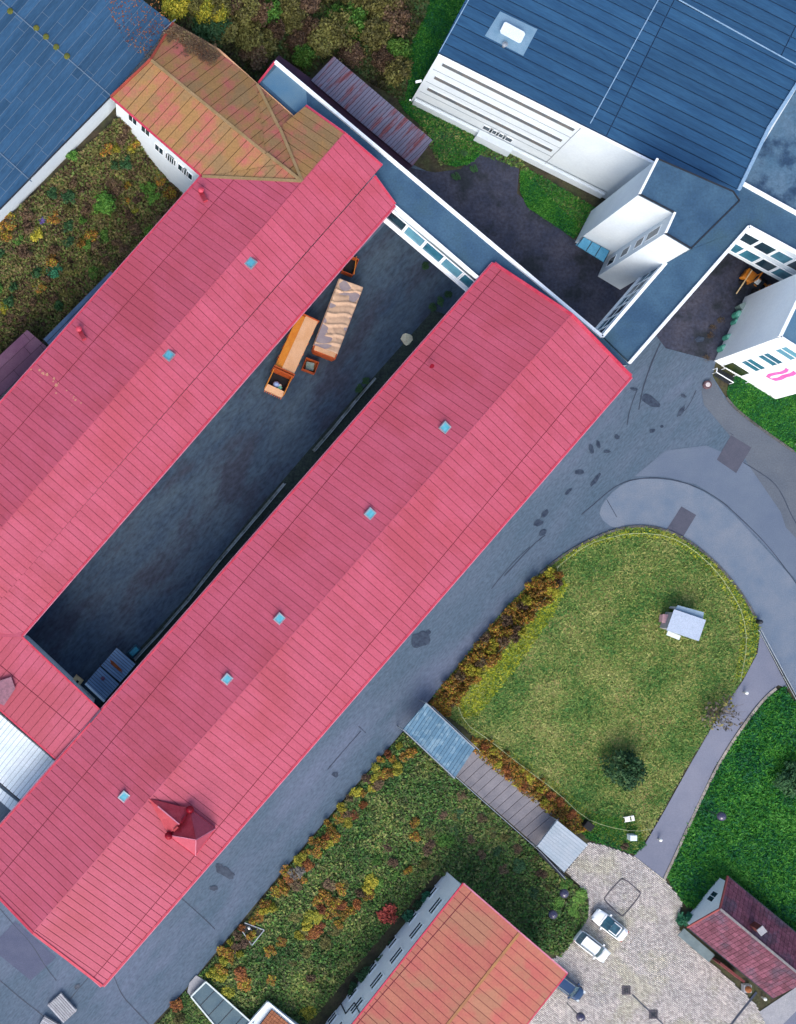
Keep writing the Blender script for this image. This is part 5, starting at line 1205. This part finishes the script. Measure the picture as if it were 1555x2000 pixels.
bn = thing('wheelie_bin', 'grey green wheelie bin above the row of drums', 'bin', G(1442, 602), R(30)); MB().box((0, 0, .5), (.65, .6, 1.0)).build('bin_body', mat('grey_green_plastic', (.13, .2, .18), rough=.6), bn, False); MB().box((0, 0, 1.03), (.72, .68, .07)).build('lid', mat('grey_lid', (.24, .32, .30), rough=.6), bn, False)
t = thing('planter', 'square planter with green and rust plants beside the tiled house', 'planter', G(1455, 1928)); MB().box((0, 0, .3), (.9, .9, .6)).build('box', concrete, t, False); MB().lathe((0, 0, .55), [(.36, 0), (.40, .2), (.2, .4)], 9).build('plant', leaf_rust, t, False)
# grating and red parasol on the bank
gr = thing('cellar_grating', 'dark cellar light well with pale frame on the bank near the road', 'grating', G(490, 1822))
q = [G(478, 1802, .25), G(516, 1816, .2), G(492, 1846, .2), (G(473, 1818, .25))]
MB().prism(q, [v - Vector((0, 0, .3)) for v in q]).build('pit', dark, gr)
beams('frame', [(q[0], q[1]), (q[1], q[2]), (q[2], q[3])], .09, .1, steel, gr, .05); MB().tube(G(486, 1811, .3), G(500, 1825, .3), .04).build('bar', steel, gr); MB().lathe(G(486, 1811, .2), [(.14, 0), (.14, .4), (.05, .5)]).build('cap', cloth_w, gr)
# plank stacks, bottom left
for k, (x, y, L_, W_, lb_) in enumerate(((122, 1966, 2.7, 2.1, 'square stack of pale planks on the road at the bottom left'), (97, 2003, 2.2, 1.6, 'smaller stack of pale planks cut by the bottom edge of the view'))):
    t = thing('plank_stack', lb_, 'plank stack', G(x, y), R(-48 if k == 0 else -30), 'plank stacks on the road')
    for lay in range(3):
        n = 8
        for i in range(n):
            if lay % 2 == 0: MB().box((0, (i - n / 2 + .5) * W_ / n, .08 + lay * .16), (L_, W_ / n * .82, .12)).build('plank', wood, t, False)
            elif i % 3 == 0: MB().box(((i - n / 2 + .5) * L_ / n, 0, .08 + lay * .16), (.12, W_, .12)).build('bearer', wood, t, False)

# ================================================================== VEGETATION
def bush_mesh(name, seed, r=1.0, h=1.0, n=420, leaf=.2, clumps=14, up=.6, hollow=.35):
    g = np.random.default_rng(seed)
    th = g.uniform(0, 2 * np.pi, clumps); rr = r * .72 * np.sqrt(g.uniform(0, 1, clumps)); cz = h * g.uniform(.25, .8, clumps) * (1 - .4 * (rr / r) ** 2)
    cc = np.stack([rr * np.cos(th), rr * np.sin(th), cz], -1); cr = r * g.uniform(.22, .42, clumps)
    k = g.integers(0, clumps, n); d = g.normal(size=(n, 3)); d /= np.linalg.norm(d, axis=1)[:, None]; d[:, 2] = np.abs(d[:, 2]) * .9 - .15
    c = cc[k] + d * (cr[k] * g.uniform(.55, 1.15, n))[:, None]; c[:, 2] = np.maximum(c[:, 2], .03)
    nrm = d * .6 + g.normal(size=(n, 3)) * .5; nrm[:, 2] += up; nrm /= np.linalg.norm(nrm, axis=1)[:, None]
    a = np.cross(nrm, g.normal(size=(n, 3))); a /= np.linalg.norm(a, axis=1)[:, None]; b = np.cross(nrm, a)
    s = leaf * g.uniform(.5, 1.25, n)[:, None]
    V = np.stack([c - a * s, c - b * s * .55 + nrm * s * .1, c + a * s, c + b * s * .55 + nrm * s * .1], 1).reshape(-1, 3)
    Fc = np.arange(n * 4).reshape(n, 4)
    me = bpy.data.meshes.new(name); me.vertices.add(n * 4); me.vertices.foreach_set('co', V.astype(np.float32).ravel()); me.loops.add(n * 4); me.loops.foreach_set('vertex_index', Fc.astype(np.int32).ravel())
    me.polygons.add(n); me.polygons.foreach_set('loop_start', np.arange(0, n * 4, 4, dtype=np.int32)); me.update(calc_edges=True); me.materials.append(leaf_green)
    return me
def stem_mesh(seed, r=.6, h=.8, n=6, th=.03):
    g = random.Random(seed); mb = MB()
    for i in range(n):
        a = g.uniform(0, 6.28); mb.tube((0, 0, -.05), (r * math.cos(a) * g.uniform(.4, 1), r * math.sin(a) * g.uniform(.4, 1), h * g.uniform(.6, 1)), th, th * .3, 5, False)
    me = bpy.data.meshes.new('stems'); me.from_pydata(mb.v, [], mb.f); me.materials.append(bark); return me
BUSH = [bush_mesh('foliage', s, 1, 1, 650, .13, 16) for s in range(6)]
TALL = [bush_mesh('foliage', 20 + s, 1, 1.3, 2600, .085, 34, .3) for s in range(4)]
SPARSE = [bush_mesh('foliage', 40 + s, 1, 1, 300, .085, 22, .3) for s in range(3)]
CONIF = [bush_mesh('foliage', 60 + s, 1, 2.2, 2600, .09, 26, .1) for s in range(2)]
STEMS = [stem_mesh(s) for s in range(4)]; TWIGS = [stem_mesh(30 + s, 1.0, 1.0, 22, .012) for s in range(3)]
def plant(px, py, r, h, meshes, m, label, cat, group, name='shrub', stems=STEMS, zoff=0.0):
    t = thing(name, label, cat, G(px, py, zoff), random.uniform(0, 6.28), group); t.scale = (r * random.uniform(.85, 1.2), r * random.uniform(.85, 1.2), h)
    for nm, me, mm in (('foliage', random.choice(meshes), m), ('stems' if name != 'tree' and name != 'conifer' else 'trunk', random.choice(stems), bark)):
        o = bpy.data.objects.new(nm, me); C.objects.link(o); o.parent = t
        o.material_slots[0].link = 'OBJECT'; o.material_slots[0].material = mm
    return t
def scatter(poly, n, dmin, excl=()):
    xs = [p[0] for p in poly]; ys = [p[1] for p in poly]; out = []; tries = 0
    while len(out) < n and tries < n * 60:
        tries += 1; x, y = random.uniform(min(xs), max(xs)), random.uniform(min(ys), max(ys))
        if not inpoly(np.array([x]), np.array([y]), poly)[0]: continue
        if any(inpoly(np.array([x]), np.array([y]), e)[0] for e in excl): continue
        if any((x - a) ** 2 + (y - b) ** 2 < dmin ** 2 for a, b in out): continue
        out.append((x, y))
    return out
names = {id(leaf_green): 'green', id(leaf_dkgreen): 'dark green', id(leaf_yellow): 'yellow green', id(leaf_rust): 'rust red', id(leaf_brown): 'brown withered', id(leaf_olive): 'dull olive', id(leaf_teal): 'blue green', id(leaf_mix): 'autumn coloured'}
PLACED = []
def zone(poly, n, dmin, mix_, place, rng_r, rng_h, meshes=BUSH, excl=(), kind='shrub'):
    for x, y in scatter(poly, n, dmin, excl):
        m = random.choice(mix_); nm = names[id(m)]
        o = plant(x, y, random.uniform(*rng_r), random.uniform(*rng_h), meshes, m, f'{nm} {kind} {place}', kind, f'{nm} {kind}s {place}', kind)
        bx = [p[0] for p in poly]; by = [p[1] for p in poly]; fx = (x - max(0, min(bx))) / (min(1555, max(bx)) - max(0, min(bx))); fy = (y - max(0, min(by))) / (min(2000, max(by)) - max(0, min(by)))
        v = 'upper' if fy < .36 else 'lower' if fy > .64 else 'middle'; h = 'left' if fx < .36 else 'right' if fx > .64 else 'centre'
        PLACED.append((o, x, y, f'{v} {h}'))
def undergrowth(name, poly, n, m, leaf, h, label, cat, excl=(), flat=.6, clump=0, kind='stuff', blade=False):
    xs = [p[0] for p in poly]; ys = [p[1] for p in poly]
    px = rng.uniform(min(xs), max(xs), n * 3); py = rng.uniform(min(ys), max(ys), n * 3); ok = inpoly(px, py, poly)
    for e in excl: ok &= ~inpoly(px, py, e)
    px, py = px[ok][:n], py[ok][:n]; n = len(px); Z = hgt(px, py); k = (H - Z) / F
    amp = .5 + .5 * np.sin(px * .11 + 2 * np.sin(py * .07)) * np.sin(py * .13 + 1.5 * np.sin(px * .05))
    c = np.stack([(px - VX) * k, -(py - VY) * k, Z + .03 + h * rng.uniform(0, 1, n) * (.35 + .65 * amp)], -1)
    nrm = rng.normal(size=(n, 3)) * flat; nrm[:, 2] += 1; nrm /= np.linalg.norm(nrm, axis=1)[:, None]
    a = np.cross(nrm, rng.normal(size=(n, 3))); a /= np.linalg.norm(a, axis=1)[:, None]; b = np.cross(nrm, a); s = leaf * rng.uniform(.5, 1.5, n)[:, None]
    if blade:
        V = np.stack([c - b * s * .24, c + b * s * .24, c + a * s + np.array([0, 0, .05])], 1).reshape(-1, 3); Fc = np.arange(n * 3).reshape(n, 3)
    else:
        V = np.stack([c - a * s, c - b * s * .5, c + a * s, c + b * s * .5], 1).reshape(-1, 3); Fc = np.arange(n * 4).reshape(n, 4)
    return tag(npmesh(name, V, Fc, m), label, cat, kind=kind)

GARDEN = [(236, 228), (365, 385), (330, 425), (200, 560), (95, 660), (40, 650), (0, 690), (-60, 700), (-60, 470), (20, 425)]
WOOD = [(300, -60), (340, 40), (430, 95), (500, 160), (535, 115), (600, 150), (655, 105), (720, 160), (790, 200), (790, 110), (830, 30), (850, -60)]
BANK = [(788, 1430), (600, 1650), (500, 1775), (430, 1860), (388, 1905), (405, 1915), (500, 1998), (560, 2020), (610, 1990), (700, 1880), (850, 1705), (905, 1730), (1040, 1850), (1095, 1868), (1148, 1790), (1146, 1745), (1100, 1710), (1048, 1662), (890, 1520)]
BANK2 = [(362, 1936), (300, 2010), (440, 2010)]
undergrowth('garden_undergrowth', GARDEN, 42000, under_garden, .17, .8, 'tangled brown and green undergrowth filling the walled garden', 'undergrowth')
undergrowth('woodland_floor', WOOD, 42000, under_forest, .2, .7, 'dense woodland undergrowth beyond the ochre roof', 'undergrowth')
undergrowth('bank_undergrowth', BANK, 65000, under_bank, .19, .35, 'rough grass and weeds covering the bank below the road', 'undergrowth')
undergrowth('verge_grass', BANK2, 4000, under_bank, .13, .3, 'rough grass strip below the glazed walkway', 'undergrowth')
undergrowth('meadow_grass', ISL, 100000, grass_meadow, .26, .08, 'dry mown meadow grass on the lawn island', 'grass', blade=True, flat=.5)
edge_poly = ISL
undergrowth('lush_grass', LUSH, 50000, grass_lush, .34, .12, 'lush green grass on the east lawn', 'grass', blade=True, flat=.6)
undergrowth('lush_grass', [p for p in L2], 22000, grass_lush, .2, .1, 'lush green grass on the corner lawn below the white office', 'grass', blade=True, flat=.6)
undergrowth('lush_grass', L3, 30000, grass_lush, .2, .15, 'lush green grass beside the corrugated shed', 'grass', blade=True, flat=.6)
undergrowth('lush_grass', L4, 9000, grass_lush, .2, .1, 'small clipped grass patch under the white factory wall', 'grass', blade=True, flat=.6)
tuft = [(1240, 1027), (1190, 1039), (1140, 1061), (1090, 1092), (1062, 1118), (1088, 1130), (1088, 1108), (1142, 1072), (1200, 1054), (1240, 1048), (1296, 1052), (1340, 1075), (1388, 1116), (1420, 1165), (1440, 1203), (1446, 1260), (1432, 1330), (1452, 1322), (1478, 1270), (1483, 1225), (1464, 1186), (1430, 1136), (1389, 1093), (1344, 1057), (1294, 1035)]
undergrowth('edge_grass', tuft, 9000, grass_edge, .24, .12, 'yellow green unmown grass between the rope fence and the road', 'grass', blade=True)
HEDGE = [(1085, 1110), (1092, 1130), (1060, 1180), (1000, 1248), (930, 1322), (885, 1368), (872, 1392), (838, 1372), (900, 1296), (985, 1192), (1052, 1124)]
tuft2 = [(1090, 1130), (1066, 1178), (1006, 1248), (940, 1320), (890, 1372), (905, 1405), (935, 1395), (1010, 1300), (1080, 1200), (1110, 1140)]
undergrowth('edge_grass', tuft2, 13000, grass_edge, .26, .08, 'yellow grass along the inner side of the hedge on the lawn island', 'grass', blade=True)
tuft3 = [(880, 1400), (930, 1440), (1010, 1500), (1070, 1560), (1130, 1610), (1180, 1640), (1235, 1664), (1265, 1620), (1235, 1600), (1160, 1590), (1090, 1530), (1000, 1465), (900, 1402)]
undergrowth('edge_grass', tuft3, 8000, grass_edge, .16, .08, 'yellow green grass along the fence above the stairway', 'grass', blade=True)
# shrubs and trees
zone(GARDEN, 78, 17, [leaf_green, leaf_mix, leaf_olive, leaf_brown, leaf_brown, leaf_brown, leaf_dkgreen], 'in the overgrown garden', (.5, 1.0), (.6, 1.3))
for x, y, r, m, lb_ in ((200, 400, 1.35, leaf_green, 'large round fresh green shrub in the middle of the overgrown garden'), (104, 530, 1.05, leaf_teal, 'bright blue green shrub in the lower part of the overgrown garden'), (168, 475, .95, leaf_green, 'vivid green tufted shrub right of the blue green shrub'), (140, 305, .9, leaf_green, 'green shrub against the white garden wall'),
                   (5, 602, .8, leaf_yellow, 'bright yellow shrub at the left edge of the garden'), (225, 293, .7, leaf_yellow, 'yellow flowering shrub near the top of the garden'), (255, 290, .7, leaf_yellow, 'yellow green shrub beside the windowed garden wall'), (70, 460, .9, leaf_yellow, 'yellow green shrub low in the garden near the left edge'), (262, 410, .5, leaf_yellow, 'small round yellow shrub in the shaded side of the garden'), (83, 432, .5, leafmat('violet_flowers', [(.05, .03, .12), (.14, .08, .35), (.05, .1, .03)]), 'small violet flowering plant in the garden')):
    plant(x, y, r, r, BUSH if r < 1.2 else TALL, m, lb_, 'shrub', None)
zone([(310, 0), (360, 45), (440, 95), (500, 150), (540, 105), (600, 140), (650, 95), (730, 150), (780, 190), (780, 110), (800, -20), (320, -30)], 40, 28, [leaf_dkgreen, leaf_olive, leaf_brown, leaf_olive, leaf_brown, leaf_olive, leaf_green], 'in the wood beyond the ochre roof', (1.2, 2.2), (1.4, 2.6), TALL, kind='tree')
for x, y, r, m, lb_ in ((345, 22, 1.9, leaf_yellow, 'yellow leaved tree behind the corner of the blue felt roof'), (392, 28, 1.5, leaf_yellow, 'bright yellow tree second from the felt roof'), (425, 40, 1.2, leaf_yellow, 'small yellow tree above the ochre roof'), (520, 30, 1.7, leaf_green, 'light green round tree in the middle of the wood')):
    plant(x, y, r, 2.2, TALL, m, lb_, 'tree', None, 'tree')
zone([(352, 62), (420, 92), (435, 118), (300, 118), (290, 105), (330, 60)], 12, 14, [leaf_brown], 'of ivy stems creeping on the ochre roof top', (.5, .8), (.3, .4), SPARSE)
for o in list(C.objects):
    if o.get('label') == 'brown withered shrub of ivy stems creeping on the ochre roof top': 
        px, py = VX + o.location.x * F / (H - o.location.z), VY - o.location.y * F / (H - o.location.z); v = P(px, py, 10.4); o.location = v
        o['label'] = 'brown withered creeper growing over the top corner of the ochre roof'; o['category'] = 'creeper'; o['group'] = 'creepers on the ochre roof'; o.name = 'creeper'
creep = undergrowth('creeper_leaves', [(318, 60), (345, 50), (400, 80), (432, 108), (420, 120), (330, 112), (296, 118)], 2600, leaf_brown, .11, .2, 'brown creeper stems spread over the top corner of the ochre roof', 'creeper')
creep.location.z += 0
for v in creep.data.vertices:
    k = v.co.z; px, py = VX + v.co.x * F / (H - k), VY - v.co.y * F / (H - k); q = P(px, py, 10.35 + (k - float(hgt(px, py)))); v.co = q
lit = undergrowth('fallen_leaves', [(200, 0), (310, 0), (335, 45), (280, 110), (250, 90)], 420, leaf_rust, .10, .05, 'scattered rust coloured leaves lying on the blue felt roof', 'leaves')
for v in lit.data.vertices:
    k = v.co.z; px, py = VX + v.co.x * F / (H - k), VY - v.co.y * F / (H - k); v.co = P(px, py, ZB + .06 + (v.co.z - float(hgt(px, py))) * .3)
zone(HEDGE, 60, 10, [leaf_yellow, leaf_mix, leaf_brown, leaf_mix, leaf_mix, leaf_mix], 'in the hedge between road and lawn island', (.6, .85), (1.1, 1.6))
undergrowth('hedge_base', HEDGE, 9000, leaf_mix, .16, .5, 'low autumn leaves and stems at the base of the hedge by the road', 'undergrowth')
SH = [(922, 1440), (950, 1444), (1060, 1528), (1130, 1592), (1150, 1622), (1120, 1628), (1050, 1575), (915, 1462)]
undergrowth('hedge_base', SH, 7000, leaf_mix, .16, .4, 'low autumn leaves at the base of the hedge beside the stairway', 'undergrowth')
undergrowth('yard_weeds', [(1150, 1640), (1180, 1650), (1240, 1668), (1262, 1650), (1240, 1600), (1150, 1590), (1110, 1600)], 5000, grass_lush, .22, .12, 'rough green grass between the fence and the forecourt', 'grass', blade=True)
undergrowth('yard_weeds', [(795, 200), (850, 210), (1000, 280), (1030, 330), (1160, 405), (1120, 465), (1130, 440), (1015, 330), (930, 300), (860, 325)], 7000, under_bank, .16, .15, 'weeds along the foot of the white factory wall', 'undergrowth')
zone([(930, 1442), (955, 1446), (1060, 1530), (1125, 1590), (1110, 1606), (1050, 1560), (925, 1462)], 26, 9, [leaf_rust, leaf_mix, leaf_yellow, leaf_mix], 'in the hedge beside the stairway', (.5, .75), (.7, 1.0))
zone([(775, 1440), (810, 1462), (700, 1580), (600, 1700), (520, 1790), (450, 1890), (395, 1900), (500, 1770), (600, 1650), (700, 1530)], 60, 13, [leaf_rust, leaf_mix, leaf_mix, leaf_yellow, leaf_mix, leaf_brown, leaf_yellow], 'along the road edge of the bank', (.5, .9), (.5, .9))
zone([(480, 1860), (620, 1740), (760, 1650), (860, 1560), (900, 1600), (830, 1690), (700, 1800), (600, 1920), (470, 1950)], 30, 26, [leaf_olive, leaf_mix, leaf_mix, leaf_green, leaf_brown], 'in the middle of the bank', (.5, 1.0), (.4, .8))
zone([(640, 1730), (740, 1700), (720, 1770), (620, 1830), (560, 1840)], 18, 15, [leaf_rust, leaf_mix, leaf_mix, leaf_yellow], 'in the autumn thicket on the bank', (.6, 1.0), (.6, .9))
zone([(900, 1540), (1030, 1660), (1080, 1720), (1060, 1760), (960, 1700), (870, 1620)], 16, 28, [leaf_dkgreen, leaf_brown, leaf_olive], 'on the bank left of the stairway', (.5, .9), (.3, .6))
zone([(700, 1950), (850, 1760), (840, 1735), (680, 1930)], 10, 20, [leaf_dkgreen, leaf_teal], 'in the shade under the windowed white wall', (.6, 1.0), (.6, 1.0))
for x, y, m in ((430, 1905, leaf_yellow), (445, 1935, leaf_yellow), (470, 1900, leaf_rust), (345, 1960, leaf_rust), (600, 1975, leaf_yellow), (350, 1990, leaf_olive)):
    plant(x, y, .9, .7, BUSH, m, f'{names[id(m)]} shrub near the glazed walkway', 'shrub', f'{names[id(m)]} shrubs near the glazed walkway')
plant(575, 1702, 1.1, .8, BUSH, leafmat('grey_leaves', [(.06, .06, .05), (.14, .13, .12), (.2, .19, .17)]), 'grey round withered shrub at the road edge of the bank', 'shrub', None)
plant(1200, 1494, 2.7, 2.0, CONIF, leaf_dkgreen, 'round dark green conifer standing on the lawn island', 'conifer', None, 'conifer')
for x, y, r in ((1198, 1490, 1.5), (1225, 1520, 1.5)): pass
bt_ = plant(1398, 1392, 2.6, 2.6, SPARSE, leafmat('last_yellow_leaves', [(.09, .08, .06), (.13, .11, .09), (.30, .28, .03)]), 'bare grey twiggy tree with a few yellow leaves by the footpath', 'tree', None, 'tree', TWIGS)
for x, y in ((1545, 1520), (1520, 1600), (1550, 1480)): pass
plant(1540, 1515, 2.3, 2.0, TALL, leaf_dkgreen, 'dark green spreading tree on the east lawn near the right edge', 'tree', None, 'tree')
plant(1378, 1765, 1.0, .8, BUSH, leaf_teal, 'grey green shrub at the corner of the tiled house', 'shrub', None)
plant(1335, 1795, 1.1, .9, BUSH, leaf_teal, 'blue green shrub beside the forecourt edge and tiled house', 'shrub', None)
plant(757, 1780, 1.35, 1.2, BUSH, leafmat('crimson_leaves', [(.10, .015, .015), (.26, .035, .035), (.36, .07, .05), (.14, .03, .02)]), 'round crimson leaved shrub in the shade beside the white windowed wall', 'shrub', None)
plant(1218, 1652, .5, .4, BUSH, leaf_brown, 'small brown shrub at the bottom tip of the lawn island', 'shrub', None)
for x, y in ((1130, 1750), (1120, 1775), (1090, 1765), (1105, 1725)):
    plant(x, y, .9, .4, BUSH, leaf_green, 'low green shrub around the globe lamps by the forecourt', 'shrub', 'low green shrubs around the globe lamps')
for x, y in ((905, 300), (925, 330), (890, 345), (1140, 480), (1165, 500), (700, 760), (715, 745), (860, 590), (875, 575), (845, 600), (830, 520)):
    plant(x, y, .55, .35, SPARSE if x > 1000 else BUSH, leaf_dkgreen, 'dark weedy shrub at the edge of the tarmac by the halls', 'shrub', 'dark weedy shrubs at the edge of the tarmac')
for x, y in ((1400, 640), (1388, 700), (1395, 655), (1415, 625)):
    plant(x - 8, y, .5, .3, SPARSE, leaf_brown, 'brown weed tuft beside the green drums', 'weed', 'brown weed tufts beside the green drums', 'weed')

# tell look-alikes apart: by the part of their zone, then counted from the left of the view
for o, x, y, sec in PLACED:
    if o.name.startswith('creeper'): continue
    t = f"{o['label']}, {sec} part"
    if len(t.split()) <= 15: o['label'] = t
ORD = ['second', 'third', 'fourth', 'fifth', 'sixth', 'seventh', 'eighth', 'ninth', 'tenth', 'eleventh', 'twelfth', 'thirteenth', 'fourteenth', 'fifteenth', 'sixteenth', 'seventeenth', 'eighteenth', 'nineteenth', 'twentieth']
byl = {}
for o in C.objects:
    if o.get('label') and o.parent is None and o.get('kind') is None: byl.setdefault(o['label'], []).append(o)
for lb_, lst in byl.items():
    if len(lst) < 2: continue
    lst.sort(key=lambda o: o.location.x * H / (H - o.location.z)); n = len(lst)
    for i, o in enumerate(lst):
        od = 'leftmost' if i == 0 else ('rightmost' if i == n - 1 else ORD[min(i, 19) - 1])
        t = f'{od} {lb_}'
        if len(t.split()) <= 16: o['label'] = t
        if not o.get('group'): o['group'] = lb_
